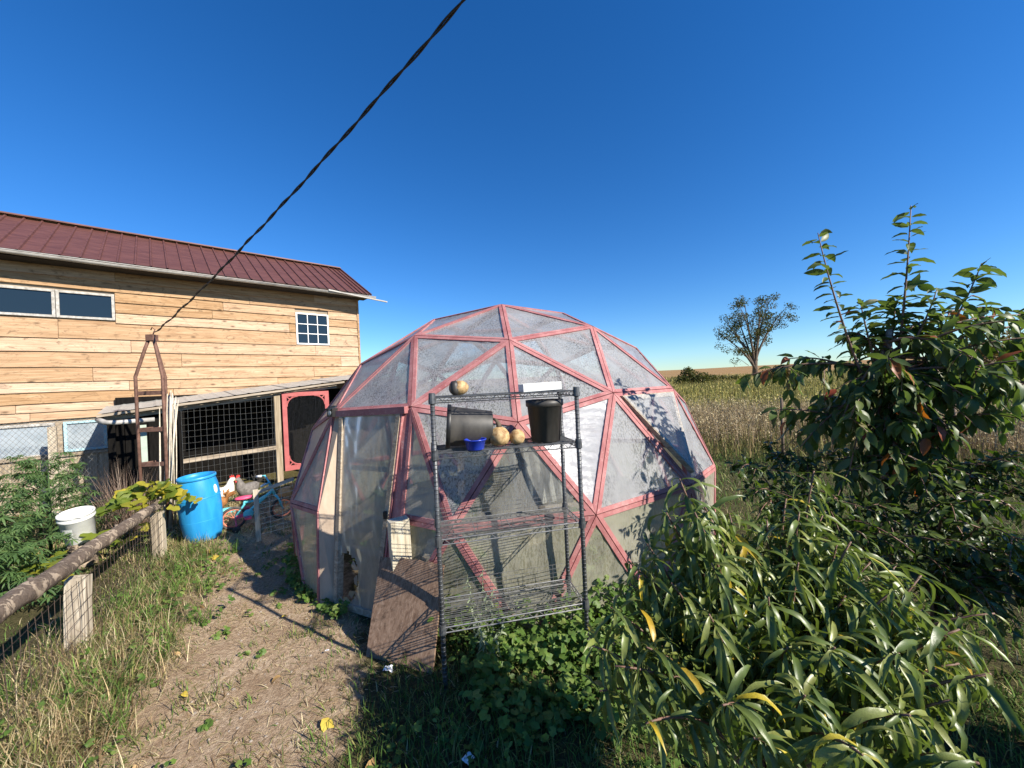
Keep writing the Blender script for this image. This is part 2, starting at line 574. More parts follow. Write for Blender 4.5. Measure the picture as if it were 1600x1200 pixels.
gx = axis(-7.0, 4.6, .07, 900)
gy = axis(-6.0, 3.0, .07, 900)
GX, GY = np.meshgrid(gx, gy)
GZ = ground_z(GX, GY)
ny_, nx_ = GX.shape
V = np.stack([GX, GY, GZ], -1).reshape(-1, 3)
ii = (np.arange(ny_ - 1)[:, None] * nx_ + np.arange(nx_ - 1)[None, :]).ravel()
T = np.concatenate([np.stack([ii, ii + 1, ii + nx_ + 1], 1), np.stack([ii, ii + nx_ + 1, ii + nx_], 1)])
pd = path_dist(GX, GY)
dirt = np.exp(-(pd / .74) ** 4)
# bare ground also in front of the pen
dirt = np.maximum(dirt, np.exp(-(((GX + 3.6) / 1.2) ** 2 + ((GY - 1.0) / 1.0) ** 2)))
field = np.clip((np.hypot(GX, GY + 5.5) - 9) / 4, 0, 1)
stub = np.clip((np.hypot(GX, GY + 5.5) - 75) / 25, 0, 1)
gm, gnt, gb = mat('ground_soil')
at_ = gnt.nodes.new('ShaderNodeAttribute'); at_.attribute_name = 'col'
sp_ = gnt.nodes.new('ShaderNodeSeparateColor'); gnt.links.new(at_.outputs['Color'], sp_.inputs[0])
gv = coords(gnt, (1, 1, 1), False)
g1 = noise(gnt, gv, 3.2, 8, .65)
g2 = noise(gnt, gv, 42, 5, .7)
g3 = noise(gnt, gv, 130, 3, .7)
dirtc = ramp(gnt, g1, [(.3, (.31, .215, .135)), (.5, (.46, .345, .23)), (.7, (.58, .455, .325))])
dirtc2 = mixc(gnt, ramp(gnt, g2, [(.42, (.75, .75, .75)), (.6, (0, 0, 0))]).outputs[0], dirtc.outputs[0], (.24, .16, .10))
soil = ramp(gnt, g2, [(.3, (.035, .032, .016)), (.55, (.085, .075, .035)), (.75, (.15, .125, .06))])
mk = N(gnt, 'ShaderNodeMath', operation='ADD'); gnt.links.new(sp_.outputs[0], mk.inputs[0])
nz = N(gnt, 'ShaderNodeMath', operation='MULTIPLY_ADD'); gnt.links.new(g1, nz.inputs[0]); nz.inputs[1].default_value = 1.6; nz.inputs[2].default_value = -.8
gnt.links.new(nz.outputs[0], mk.inputs[1])
mr_ = ramp(gnt, mk.outputs[0], [(.32, (0, 0, 0)), (.62, (1, 1, 1))])
near_c = mixc(gnt, mr_.outputs[0], soil.outputs[0], dirtc2)
fn = noise(gnt, gv, .12, 6, .6)
fld = ramp(gnt, fn, [(.3, (.115, .115, .035)), (.5, (.20, .17, .06)), (.7, (.28, .22, .085))])
stb = ramp(gnt, noise(gnt, coords(gnt, (.01, .12, 1), False), 3, 5, .6), [(.3, (.24, .145, .06)), (.7, (.34, .215, .095))])
c1_ = mixc(gnt, sp_.outputs[1], near_c, fld.outputs[0])
c2_ = mixc(gnt, sp_.outputs[2], c1_, stb.outputs[0])
gnt.links.new(c2_, gb.inputs['Base Color'])
gb.inputs['Roughness'].default_value = .95
gb.inputs['Specular IOR Level'].default_value = .1
hh = N(gnt, 'ShaderNodeMath', operation='ADD'); gnt.links.new(g2, hh.inputs[0]); gnt.links.new(g3, hh.inputs[1])
bump(gnt, hh.outputs[0], gb, .8, .02)
trimesh('ground', V, T, gm, None, np.stack([dirt, field, stub], -1).reshape(-1, 3), True, kind='structure')

# ================================================================== BARN
BD = Vector((.784, .621, 0)).normalized()
BTH = math.atan2(BD.y, BD.x)
BW = Vector((-8.431, 1.583, 0))
barn = thing('barn', 'barn clad in rough orange pine boards with a ribbed maroon steel roof', 'barn', BW, BTH)
T0, T1 = -3.2, 6.1
wm = MB()
wm.box((T0, .03, 0), (T1 - .02, .12, 4.42))
wm.box((T0, 4.3, 0), (T1 - .02, 4.42, 4.42))
wm.add([(T1 - .02, .03, 0), (T1 - .02, 4.42, 0), (T1 - .02, 4.42, 4.4), (T1 - .02, 2.2, 5.55), (T1 - .02, .03, 4.4)], [(0, 1, 2, 3, 4)])
wm.add([(T0, .03, 0), (T0, 4.42, 0), (T0, 4.42, 4.4), (T0, 2.2, 5.55), (T0, .03, 4.4)], [(4, 3, 2, 1, 0)])
wall = wm.build('wall', M['old_wood'], barn)
ROWS = [1.61, 1.76, 1.91, 2.11, 2.30, 2.56, 2.84, 3.09, 3.41, 3.62, 3.82, 4.02, 4.22, 4.40]
JOIN = {0: [.3, 3.2], 1: [.15, 2.6, 5.0], 2: [2.2, 4.6], 3: [1.55, 4.1], 4: [1.07, 4.92], 5: [-.9, 2.35, 5.6], 6: [1.6, 4.98], 7: [.67, 5.2], 8: [-.6, 4.4], 9: [2.9], 10: [3.1], 11: [3.6], 12: [1.42, 5.0]}
WIN = [(-1.3, 1.40, 3.45, 3.95), (4.55, 5.32, 3.10, 3.90)]
for k in range(len(ROWS) - 1):
    z0, z1 = ROWS[k], ROWS[k + 1]
    cuts = sorted([T0] + JOIN.get(k, []) + [T1])
    segs = []
    for a, b in zip(cuts[:-1], cuts[1:]):
        pieces = [(a, b)]
        for (wa, wb, wz0, wz1) in WIN:
            if z1 > wz0 + .04 and z0 < wz1 - .04:
                np_ = []
                for (p, q) in pieces:
                    if wb <= p or wa >= q:
                        np_.append((p, q))
                    else:
                        if wa > p + .05: np_.append((p, wa - .005))
                        if wb < q - .05: np_.append((wb + .005, q))
                pieces = np_
        segs += pieces
    for (a, b) in segs:
        a2, b2 = a + .003, b - .003
        n = max(2, int((b2 - a2) / .25))
        mb = MB()
        vs_, fs_ = [], []
        sd_ = rnd.uniform(0, 50)
        for i in range(n + 1):
            x = a2 + (b2 - a2) * i / n
            w0 = .014 * mnoise.noise(Vector((x * .9, sd_, 0)))
            w1 = .010 * mnoise.noise(Vector((x * .9, sd_ + 9, 0)))
            pr = .004 * mnoise.noise(Vector((x * .7, sd_ + 19, 0)))
            bz = z0 - .012 + w0
            tz = z1 + .012 + w1
            vs_ += [(x, -.022 + pr, bz), (x, .008 + pr * .3, tz), (x, .028, tz), (x, .006, bz)]
        for i in range(n):
            o = i * 4
            for j in range(4):
                fs_.append((o + j, o + 4 + j, o + 4 + (j + 1) % 4, o + (j + 1) % 4))
        fs_ += [(0, 1, 2, 3), (n * 4 + 3, n * 4 + 2, n * 4 + 1, n * 4)]
        cx_, cz_ = (a2 + b2) / 2, (z0 + z1) / 2
        mb.add([(p[0] - cx_, p[1], p[2] - cz_) for p in vs_], fs_)
        mb.build('board', M['siding'], wall, loc=(cx_, 0, cz_))
# corner trim and soffit
MB().box((T1 - .02, -.03, 1.6), (T1 + .03, .12, 4.40)).build('corner_board', M['siding'], barn)
MB().box((T0, -.40, 4.385), (T1 + .18, -.02, 4.405)).build('soffit', M['dark_wood'], barn)
MB().box((T0, -.395, 4.41), (T1 + .2, -.37, 4.50)).build('fascia', M['dark_wood'], barn)
# roof sheets
def roof_sheet(x0, x1, ya, za, yb, zb, nrib):
    prof = []
    wd = (x1 - x0) / nrib
    for i in range(nrib):
        b = x0 + i * wd
        prof += [(b, 0), (b + wd * .80, 0), (b + wd * .84, .028), (b + wd * .94, .028), (b + wd * .98, 0)]
    prof.append((x1, 0))
    nrm = Vector((0, -(zb - za), (yb - ya))).normalized()
    if nrm.z < 0: nrm = -nrm
    mb = MB()
    n = len(prof)
    vs_ = []
    for (x, h) in prof:
        jz = .004 * math.sin(x * 9.1)
        vs_.append((x, ya + nrm.y * (h + jz), za + nrm.z * (h + jz)))
    for (x, h) in prof:
        vs_.append((x, yb + nrm.y * h, zb + nrm.z * h))
    fs_ = [(i, i + 1, n + i + 1, n + i) for i in range(n - 1)]
    return mb.add(vs_, fs_)
roof = MB().box((T0, .2, 4.46), (T1 + .2, 4.2, 4.48)).build('roof', M['dark_wood'], barn)
x = T0
sw = .235 * 3
while x < T1 + .2:
    x1 = min(x + sw, T1 + .24)
    roof_sheet(x, x1 + .012, -.42, 4.47 + rnd.uniform(-.004, .004), 1.86, 5.74, 3).build('roof_sheet', M['roof'], roof)
    roof_sheet(x, x1, 4.62, 4.32, 1.86, 5.735, 3).build('roof_sheet', M['roof'], roof)
    x += sw
MB().bar((T0, 1.86, 5.765), (T1 + .22, 1.86, 5.765), .22, .03).build('ridge_cap', M['roof'], roof)
MB().bar((T1 + .24, -.42, 4.475), (T1 + .24, 1.86, 5.755), .03, .05).build('rake_trim', M['roof'], roof)
# gutter with an open top
gp = []
for i in range(9):
    a = math.pi + math.pi * i / 8
    gp.append((math.cos(a) * .055, math.sin(a) * .05))
mb = MB()
ns = 24
for s_ in range(ns + 1):
    xx = T0 + (T1 + .33 - T0) * s_ / ns
    sag = -.012 * math.sin(xx * 1.1) - .006 * (xx - T0)
    for (a, b) in gp:
        mb.v.append((xx, -.46 + a, 4.47 + b + sag))
for s_ in range(ns):
    for i in range(8):
        o = s_ * 9 + i
        mb.f.append((o, o + 9, o + 10, o + 1))
mb.tube([(T0, -.515, 4.475), (T1 + .33, -.515, 4.415)], .009, 6)
mb.build('gutter', M['gutter'], barn, True)
MB().bar((5.2, -.52, 4.44), (6.75, -.50, 4.31), .05, .03).build('downspout_strap', M['gutter'], barn)

def window(parent, x0, x1, z0, z1, nx, nz, fw=.05, mt='white_paint', glass='glass', mun=.018, y=-.03):
    fr = MB()
    fr.box((x0, y, z0), (x1, y + .06, z0 + fw)).box((x0, y, z1 - fw), (x1, y + .06, z1))
    fr.box((x0, y + .001, z0 + fw), (x0 + fw, y + .06, z1 - fw)).box((x1 - fw, y + .001, z0 + fw), (x1, y + .06, z1 - fw))
    wi = fr.build('window', M[mt], parent)
    ax, bx, az_, bz_ = x0 + fw, x1 - fw, z0 + fw, z1 - fw
    for i in range(nx):
        for j in range(nz):
            px0, px1 = ax + (bx - ax) * i / nx, ax + (bx - ax) * (i + 1) / nx
            pz0, pz1 = az_ + (bz_ - az_) * j / nz, az_ + (bz_ - az_) * (j + 1) / nz
            tl = rnd.uniform(-.003, .003)
            MB().add([(px0, y + .03 + tl, pz0), (px1, y + .03 - tl, pz0), (px1, y + .03 - tl, pz1), (px0, y + .03 + tl, pz1)], [(0, 1, 2, 3)]).build('pane', M[glass], wi)
    for i in range(1, nx):
        xx = ax + (bx - ax) * i / nx
        MB().box((xx - mun / 2, y + .012, az_), (xx + mun / 2, y + .028, bz_)).build('muntin', M[mt], wi)
    for j in range(1, nz):
        zz = az_ + (bz_ - az_) * j / nz
        MB().box((ax, y + .010, zz - mun / 2), (bx, y + .026, zz + mun / 2)).build('muntin', M[mt], wi)
    return wi
M['grey_frame'] = mat_simple('flaking_grey_frame', (.22, .20, .17), (.50, .48, .44), 16, .7, 0, .25)
M['blue_frame'] = mat_simple('flaking_blue_frame', (.22, .40, .46), (.42, .58, .62), 12, .6, 0, .2)
window(barn, 4.55, 5.32, 3.10, 3.90, 3, 3, .035)
window(barn, .66, 1.40, 3.45, 3.95, 1, 1, .04, 'grey_frame')
window(barn, -1.3, .65, 3.45, 3.95, 1, 1, .04, 'grey_frame')
# lower wall: dusty stall windows over grey upright boards
window(barn, -1.1, .58, .96, 1.55, 1, 1, .045, 'grey_frame', 'pane_dusty', y=-.05)
window(barn, .68, 1.22, 1.0, 1.55, 1, 1, .04, 'blue_frame', 'pane_dusty', y=-.05)
x = -2.6
while x < 1.3:
    wdt = rnd.uniform(.13, .19)
    tz = .94 if x > -1.2 else 1.55
    MB().box((-wdt / 2, -.035, 0), (wdt / 2, -.012 + rnd.uniform(-.006, .006), tz)).build('board', M['old_wood_z'], wall, loc=(x + wdt / 2, 0, 0))
    x += wdt + .006
MB().box((-1.3, -.085, .93), (1.3, -.04, .985)).build('window_ledge', M['old_wood'], barn)

# ================================================================== CHICKEN PEN (lean-to)
PF = 1.5   # distance of its front from the barn wall
pen = thing('chicken_pen', 'lean-to chicken pen of weathered posts and wire mesh under white sheet roofing', 'chicken pen', BW + BD * 1.35 + Vector((BD.y, -BD.x, 0)) * PF, BTH)
# local: x along the front (0 = left corner), y inwards, z up
def rz(x, y):   # roof height
    return 1.66 + .112 * x + y * .065
Lp = 5.2
for i in range(6):
    xa, xb = -.12 + i * .9, min(-.12 + (i + 1) * .9 + .03, Lp)
    vs_, fs_ = [], []
    nn = 24
    for k in range(nn + 1):
        xx = xa + (xb - xa) * k / nn
        h = (.010 if k % 6 == 0 else 0) + i * .002
        for yy in (-.14, 1.44):
            vs_.append((xx, yy, rz(xx, yy) + .05 + h))
    for k in range(nn):
        fs_.append((2 * k, 2 * k + 2, 2 * k + 3, 2 * k + 1))
    MB().add(vs_, fs_).build('roof_sheet', M['roof_white'], pen)
MB().bar((-.05, .03, rz(0, 0) - .05), (3.62, .03, rz(3.62, 0) - .05), .05, .11).build('beam', M['old_wood'], pen)
MB().bar((-.13, -.125, rz(-.1, -.1) + .012), (3.75, -.125, rz(3.75, -.1) + .012), .02, .04).build('fascia', M['old_wood'], pen)
for xx in (.02, .9, 2.4):
    MB().box((xx - .045, .0, -.05), (xx + .045, .09, rz(xx, 0) - .11)).build('post', M['old_wood_z' if xx > 1 else 'shade_black'], pen)
MB().box((2.36, -.02, -.05), (2.47, .06, rz(2.4, 0) - .02)).build('post', M['old_wood_z'], pen)
MB().bar((.9, .0, .74), (2.36, .0, .775), .04, .075).build('rail', M['old_wood'], pen)
MB().box((0, 1.40, 0), (Lp, 1.43, 1.95)).build('back_wall', M['shade_black'], pen)
MB().box((-.03, .06, 0), (.0, 1.4, 1.70)).build('side_wall', M['shade_black'], pen)
MB().box((Lp - .03, .06, 0), (Lp, 1.4, 2.2)).build('side_wall', M['shade_black'], pen)
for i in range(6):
    MB().box((.03 + i * .145, .10 + .012 * (i % 2), 0), (.165 + i * .145, .125 + .012 * (i % 2), 1.58)).build('board', M['shade_black'], pen)
def wire_grid(x0, x1, z0f, z1f, y, dx, dz, r=.0022):
    mb = MB()
    x = x0
    while x <= x1:
        j = rnd.uniform(-.006, .006)
        za, zb = z0f(x), z1f(x)
        mb.tube([(x + j, y, za), (x + j * .3, y + rnd.uniform(-.01, .01), (za + zb) / 2), (x - j, y, zb)], r, 3, False)
        x += dx
    z = z0f(x0)
    while z < z1f(x1):
        pth = []
        for k in range(9):
            xx = x0 + (x1 - x0) * k / 8
            zz = z + (.012 * (xx - x0)) + .006 * math.sin(xx * 5 + z * 9)
            pth.append((xx, y, zz))
        if z < z1f(x0) + .1:
            mb.tube(pth, r, 3, False)
        z += dz
    return mb
wire_grid(.9, 2.36, lambda x: .02, lambda x: rz(x, 0) - .1, -.035, .088, .115, .0017).build('wire_mesh', M['steel'], pen)
# downpipe at the low corner
MB().tube([(-.1, .9, 1.66), (-.12, -.05, 1.60), (-.02, -.28, 1.55), (.1, -.33, 1.54), (.55, -.30, 1.545)], .038, 10).build('downpipe', M['gutter'], pen, True)
MB().box((.36, .05, .75), (.44, .07, 1.45)).build('batten', mat_simple('pale_green_paint', (.30, .36, .30), (.40, .46, .38), 9, .7, 0, 0), pen)
# red screen door
dr = MB()
dx0, dx1, dz0, dz1 = 2.50, 3.42, .26, 1.90
dr.box((dx0, -.05, dz0), (dx0 + .085, -.015, dz1)).box((dx1 - .085, -.05, dz0), (dx1, -.015, dz1))
dr.box((dx0 + .085, -.049, dz1 - .085), (dx1 - .085, -.016, dz1)).box((dx0 + .085, -.049, dz0), (dx1 - .085, -.016, dz0 + .1))
door = dr.build('screen_door', M['red_door'], pen, label='red screen door with curved corner fretwork')
for (cx_, cz_, sx, sz) in ((dx0 + .085, dz1 - .085, 1, -1), (dx1 - .085, dz1 - .085, -1, -1), (dx0 + .085, dz0 + .1, 1, 1), (dx1 - .085, dz0 + .1, -1, 1)):
    fr = MB()
    arc = []
    for k in range(7):
        a = math.pi / 2 * k / 6
        arc.append((cx_ + sx * .21 * (1 - math.sin(a)), -.033, cz_ + sz * .21 * (1 - math.cos(a))))
    fr.tube(arc, .017, 6)
    fr.bar((cx_, -.033, cz_), (cx_ + sx * .07, -.033, cz_ + sz * .07), .02, .03, (0, 1, 0))
    fr.bar((cx_ + sx * .11, -.033, cz_), (cx_ + sx * .09, -.033, cz_ + sz * .05), .016, .02, (0, 1, 0))
    fr.bar((cx_, -.033, cz_ + sz * .11), (cx_ + sx * .05, -.033, cz_ + sz * .09), .016, .02, (0, 1, 0))
    fr.build('corner_bracket', M['red_door'], door)
wire_grid(dx0 + .08, dx1 - .08, lambda x: dz0 + .09, lambda x: dz1 - .08, -.032, .024, .024, .0016).build('screen', M['shelf'], door)
# straw litter in the pen

# ================================================================== GEODESIC DOME
RD, ZD = 2.75, .2525
def unit(v): return v / np.linalg.norm(v)
def sph(th, ph): return np.array([math.sin(th) * math.cos(ph), math.sin(th) * math.sin(ph), math.cos(th)])
_t1 = math.radians(63.4349)
TOPV = np.array([0, 0, 1.0])
PV = [sph(_t1, math.radians(72 * k)) for k in range(5)]
LV = [sph(math.pi - _t1, math.radians(72 * (k + .5))) for k in range(5)]
def dome_pt(v):
    """unit-sphere point to world; the frame has settled a little to one side"""
    return Vector((v[1] * RD, -v[0] * RD, ZD + RD * (v[2] * .985 + .039 * v[0] + .019 * v[1])))
icos = []
for k in range(5):
    k2 = (k + 1) % 5
    icos.append((TOPV, PV[k], PV[k2]))
    icos.append((PV[k], LV[k], PV[k2]))
    icos.append((LV[(k - 1) % 5], LV[k], PV[k]))
hubs, hubkey = [], {}
def hub(v):
    v = unit(v)
    key = tuple(np.round(v, 4))
    if key not in hubkey:
        hubkey[key] = len(hubs)
        hubs.append(v)
    return hubkey[key]
tris = []
for (a, b, c) in icos:
    g = {}
    for i in range(4):
        for j in range(4 - i):
            k = 3 - i - j
            g[(i, j)] = hub((a * i + b * j + c * k) / 3)
    for i in range(3):
        for j in range(3 - i):
            tris.append((g[(i, j)], g[(i + 1, j)], g[(i, j + 1)]))
            if i + j < 2:
                tris.append((g[(i + 1, j)], g[(i + 1, j + 1)], g[(i, j + 1)]))
HW = [dome_pt(v) for v in hubs]
tris = [t for t in tris if all(hubs[i][2] > -.25 for i in t)]
def H_(p, q, t): return hub(p * (1 - t) + q * t)
def Hc(p, q, s): return hub(p + q + s)
hC, hD = H_(PV[0], PV[4], 1 / 3), H_(PV[0], PV[4], 2 / 3)
hN = Hc(PV[0], PV[4], LV[4])
hK, hK5 = H_(PV[0], LV[4], 1 / 3), H_(PV[0], LV[4], 2 / 3)
hE, hE5 = H_(PV[4], LV[4], 1 / 3), H_(PV[4], LV[4], 2 / 3)
hV1, hF, hG, hH = hub(PV[0]), H_(PV[0], PV[1], 1 / 3), H_(PV[0], PV[1], 2 / 3), H_(PV[0], LV[0], 1 / 3)
hJ = Hc(PV[0], PV[1], LV[0])
pC, pD = HW[hC], HW[hD]
pX = HW[hE].lerp(HW[hN], .69)
pY = HW[hN].lerp(HW[hK], .52) + Vector((.055, .085, 0))
pOB = Vector((-1.800, -2.045, -.06))
pBR = Vector((-1.235, -2.300, -.06))
doorway = {frozenset(t) for t in ((hC, hD, hN), (hD, hE, hN), (hN, hE, hE5), (hN, hK5, hE5), (hC, hN, hK), (hN, hK, hK5))}
vent = frozenset((hF, hG, hJ))
polys = []
for t in tris:
    if frozenset(t) in doorway:
        continue
    polys.append(([HW[i] for i in t], frozenset(t)))
polys += [([pD, pX, HW[hE]], 'cut'), ([pX, pOB, HW[hE5], HW[hE]], 'cut'), ([pC, HW[hK], pY], 'cut'), ([pY, HW[hK], HW[hK5]], 'cut'), ([pY, HW[hK5], pBR], 'cut')]
CEN = Vector((0, 0, ZD))
dome = thing('geodesic_dome', 'geodesic greenhouse dome of faded red wooden struts covered with cloudy plastic film', 'greenhouse')
BW_ = .037
def poly_normal(P):
    n = (P[1] - P[0]).cross(P[2] - P[0]).normalized()
    c = sum(P, Vector()) / len(P)
    return n if n.dot(c - CEN) > 0 else -n
def inset(P, d, n):
    out = []
    m = len(P)
    c = sum(P, Vector()) / m
    for i in range(m):
        a, b, e = P[i - 1], P[i], P[(i + 1) % m]
        d1, d2 = (b - a).normalized(), (e - b).normalized()
        n1 = n.cross(d1); n2 = n.cross(d2)
        if n1.dot(c - b) < 0: n1 = -n1
        if n2.dot(c - b) < 0: n2 = -n2
        k = n1 + n2
        k = k / max(.15, (1 + n1.dot(n2)))
        out.append(b + k * d)
    return out
edges = {}
def ekey(a, b):
    return tuple(sorted((tuple(round(x, 3) for x in a), tuple(round(x, 3) for x in b))))
def film_panel(P, n, m, sag, wr=0, sub=7, seedv=0.0, wdir=None):
    """a sheet stretched over a panel, subdivided so that it can sag and crease"""
    mb = MB()
    fans = [(P[0], P[i], P[i + 1]) for i in range(1, len(P) - 1)]
    for (a, b, c) in fans:
        if (b - a).cross(c - a).dot(n) < 0:
            b, c = c, b
        idx = {}
        for i in range(sub + 1):
            for j in range(sub + 1 - i):
                u, v = i / sub, j / sub
                w_ = 1 - u - v
                p = a * w_ + b * u + c * v
                e = 27 * u * v * w_ if len(P) == 3 else min(1, 16 * min(u, 1) * v * w_ + .3 * (w_ > 0) * 0)
                h = -sag * e
                if wr:
                    q = p.dot(wdir)
                    ee = min(1, 6 * min(u + .02, v + .02, w_ + .02))
                    cr = abs(math.sin(q * 55 + 4 * mnoise.noise(p * 3.1 + Vector((seedv, 0, 0))))) ** 1.5
                    h += wr * ee * (cr - .5) * (.5 + mnoise.noise(p * 4.0))
                else:
                    ed_ = min(u, v, w_)
                    ang_ = math.atan2(v - .33, u - .33)
                    h += .008 * e * mnoise.noise(p * 5 + Vector((seedv, 0, 0))) + .006 * math.sin(ang_ * 23 + seedv + 3 * mnoise.noise(p * 4)) * min(1, ed_ * 14) * max(0, 1 - ed_ * 5) * (.5 + mnoise.noise(p * 2.5 + Vector((0, seedv, 0))))
                idx[(i, j)] = len(mb.v)
                mb.v.append(tuple(p + n * h))
        for i in range(sub):
            for j in range(sub - i):
                mb.f.append((idx[(i, j)], idx[(i + 1, j)], idx[(i, j + 1)]))
                if i + j < sub - 1:
                    mb.f.append((idx[(i + 1, j)], idx[(i + 1, j + 1)], idx[(i, j + 1)]))
    return mb.build('film_panel', m, dome, True)
for pi, (P, key) in enumerate(polys):
    n = poly_normal(P)
    c = sum(P, Vector()) / len(P)
    inn = inset(P, BW_, n)
    out_ = inset(P, .0022, n)
    for i in range(len(P)):
        j = (i + 1) % len(P)
        th = .020
        lo = [out_[i], out_[j], inn[j], inn[i]]
        jit = rnd.uniform(0, .003)
        q = [p - n * .03 for p in lo] + [p + n * (th * .5 + jit) for p in lo]
        edges.setdefault(ekey(P[i], P[j]), []).append(q)
    if key == vent:
        continue
    mt = M['film']
    wr, wd_ = 0, None
    front = c.y < -.6
    if key == frozenset((hV1, hF, hH)):
        mt, wr = M['film_white'], .022
        wd_ = Vector((.25, 0, 1)).normalized()
    elif key == frozenset((hV1, hH, hK)):
        mt = M['film_clear']
    elif c.z < .72:
        mt = M['film_low']
    elif c.x < -1.15 and c.z < 1.45:
        mt = M['film_side']
    elif key == 'cut':
        mt = M['film_side']
    elif False:
        pass
    film_panel([p + n * .002 for p in inset(P, .004, n)], n, mt, .02 * rnd.uniform(.4, 1.2), wr, 34 if wr else (18 if front else 4), pi * 1.7, wd_)
for ek, qs in edges.items():
    mb = MB()
    for q in qs:
        mb.add(q, [(0, 1, 2, 3), (4, 5, 6, 7), (0, 1, 5, 4), (1, 2, 6, 5), (2, 3, 7, 6), (3, 0, 4, 7)])
    me_o = mb.build('strut', M['pink'], dome)
import bmesh
for o in list(dome.children):
    if o.name.startswith('strut'):
        bm = bmesh.new(); bm.from_mesh(o.data)
        bmesh.ops.recalc_face_normals(bm, faces=bm.faces)
        bm.to_mesh(o.data); bm.free()
# open vent flap, hinged along its top edge
P = [HW[hF], HW[hG], HW[hJ]]
n = poly_normal(P)
axv = (P[1] - P[0]).normalized()
rotm = Matrix.Rotation(R(4.2), 3, axv)
tst = rotm @ (P[2] - P[0])
if (tst - (P[2] - P[0])).dot(n) < 0:
    rotm = Matrix.Rotation(R(-4.2), 3, axv)
Q = [P[0] + (rotm @ (p - P[0])) for p in inset(P, .045, n)]
n2 = rotm @ n
Q = [p + n2 * .03 for p in Q]
Qi = inset(Q, .05, n2)
vf = MB()
for i in range(3):
    j = (i + 1) % 3
    lo = [Q[i], Q[j], Qi[j], Qi[i]]
    q = [p - n2 * .045 for p in lo] + [p for p in lo]
    vf.add(q, [(3, 2, 1, 0), (4, 5, 6, 7), (0, 1, 5, 4), (1, 2, 6, 5), (2, 3, 7, 6), (3, 0, 4, 7)])
flap = vf.build('vent_flap', M['old_wood'], dome, label='hinged triangular vent flap propped ajar')
fp = film_panel([p + n2 * .004 for p in inset(Q, .01, n2)], n2, M['film'], .01, 0, 10, 77.0)
fp.parent = flap
fp.name = 'pane'
# the little inner posts and base boards that show through the film
MB().bar((.02, -2.36, .0), (.03, -2.12, 1.42), .07, .05, (0, 1, 0)).build('inner_post', M['dark_wood'], dome)
MB().bar((-.55, -1.9, .0), (-.5, -1.85, 1.6), .06, .05, (0, 1, 0)).build('inner_post', M['old_wood_z'], dome)
# door: header, frame, film, torn hole
u_ = (pC - pD).normalized()
nout = Vector((u_.y, -u_.x, 0)).normalized()
if nout.dot(pD) < 0: nout = -nout
Lcd = (pC - pD).length
TL = pD + u_ * (.16 * Lcd) + nout * .02 - Vector((0, 0, .035))
TR = pD + u_ * (.90 * Lcd) + nout * .02 - Vector((0, 0, .035))
BL = Vector((-1.640, -2.060, .01))
BR = pBR + Vector((0, 0, .07))
dn = (TR - TL).cross(BL - TL).normalized()
if dn.dot(nout) < 0: dn = -dn
dfr = MB()
for a, b in ((TL, TR), (BL, BR), (TL, BL), (TR, BR)):
    dfr.bar(a, b, .05, .062, dn)
door_o = dfr.build('door', M['old_wood'], dome, label='plastic covered door with a torn hole near the ground')
for t in (.30, .55, .72):
    MB().bar(TL.lerp(BL, t) - dn * .012, TR.lerp(BR, t) - dn * .012, .045, .015, dn).build('crossbar', M['old_wood'], door_o)
ns_x, ns_z = 30, 76
vs_, fs_ = [], []
def in_hole(u, v):
    du, dvv = (u - .24) / .27, (v - .865) / .115
    return du * du + dvv * dvv < 1 + .30 * mnoise.noise(Vector((u * 6, v * 9, 3.3)))
for i in range(ns_z + 1):
    v = i / ns_z
    for j in range(ns_x + 1):
        u = j / ns_x
        p = TL.lerp(TR, u).lerp(BL.lerp(BR, u), v)
        ed = min(1, 8 * min(u, 1 - u) + .05)
        cr = math.sin((u * 1.2 - v * 1.6) * 16 + 5 * mnoise.noise(Vector((u * 2.5, v * 4, 0))))
        cr2 = mnoise.noise(Vector((u * 6 + v * 5, v * 3 - u * 3, 5)))
        h = ed * (.005 * abs(cr) ** 4 * (.2 + 1.1 * mnoise.noise(Vector((u * 3, v * 3, 8)))) + .003 * cr2) - .004
        if abs((u - .24) / .27) < 1.3 and abs((v - .865) / .115) < 1.3:
            h += .012 * mnoise.noise(Vector((u * 9, v * 14, 1)))
        vs_.append(p + dn * (.016 + h))
for i in range(ns_z):
    for j in range(ns_x):
        if in_hole((j + .5) / ns_x, (i + .5) / ns_z):
            continue
        o = i * (ns_x + 1) + j
        fs_.append((o, o + 1, o + ns_x + 2, o + ns_x + 1))
MB().add(vs_, fs_).build('door_film', M['film_door'], door_o, True)
# curled rags of film round the hole
rg = MB()
for k in (0, 1, 2, 3, 8):
    a = k / 9 * 6.28
    u, v = .24 + .27 * math.cos(a), .865 + .112 * math.sin(a)
    p = TL.lerp(TR, u).lerp(BL.lerp(BR, u), v) + dn * .02
    tdir = (u_ * math.cos(a + 1.6) + Vector((0, 0, -1)) * math.sin(a + 1.6)).normalized()
    idir = (u_ * -math.cos(a) + Vector((0, 0, 1)) * math.sin(a)) * rnd.uniform(.015, .035) + dn * rnd.uniform(.005, .02)
    rg.add([p - tdir * .05, p + tdir * .05, p + tdir * .03 + idir, p - tdir * .02 + idir * 1.2], [(0, 1, 2, 3)])
rg.build('torn_edge', M['film_door'], door_o)
MB().bar(pD + u_ * .03 + nout * .03 - Vector((0, 0, .02)), pC - u_ * .03 + nout * .03 - Vector((0, 0, .02)), .05, .06).build('header', M['pink'], dome)
ck = MB()
ckp = [pD + u_ * .03, pX, pOB + Vector((0, 0, .0)), BL - Vector((0, 0, .06)) + u_ * -.03, TL - u_ * .03]
ckn = (ckp[2] - ckp[0]).cross(ckp[3] - ckp[0]).normalized()
if ckn.dot(CAM - ckp[0]) < 0: ckn = -ckn
m5 = len(ckp)
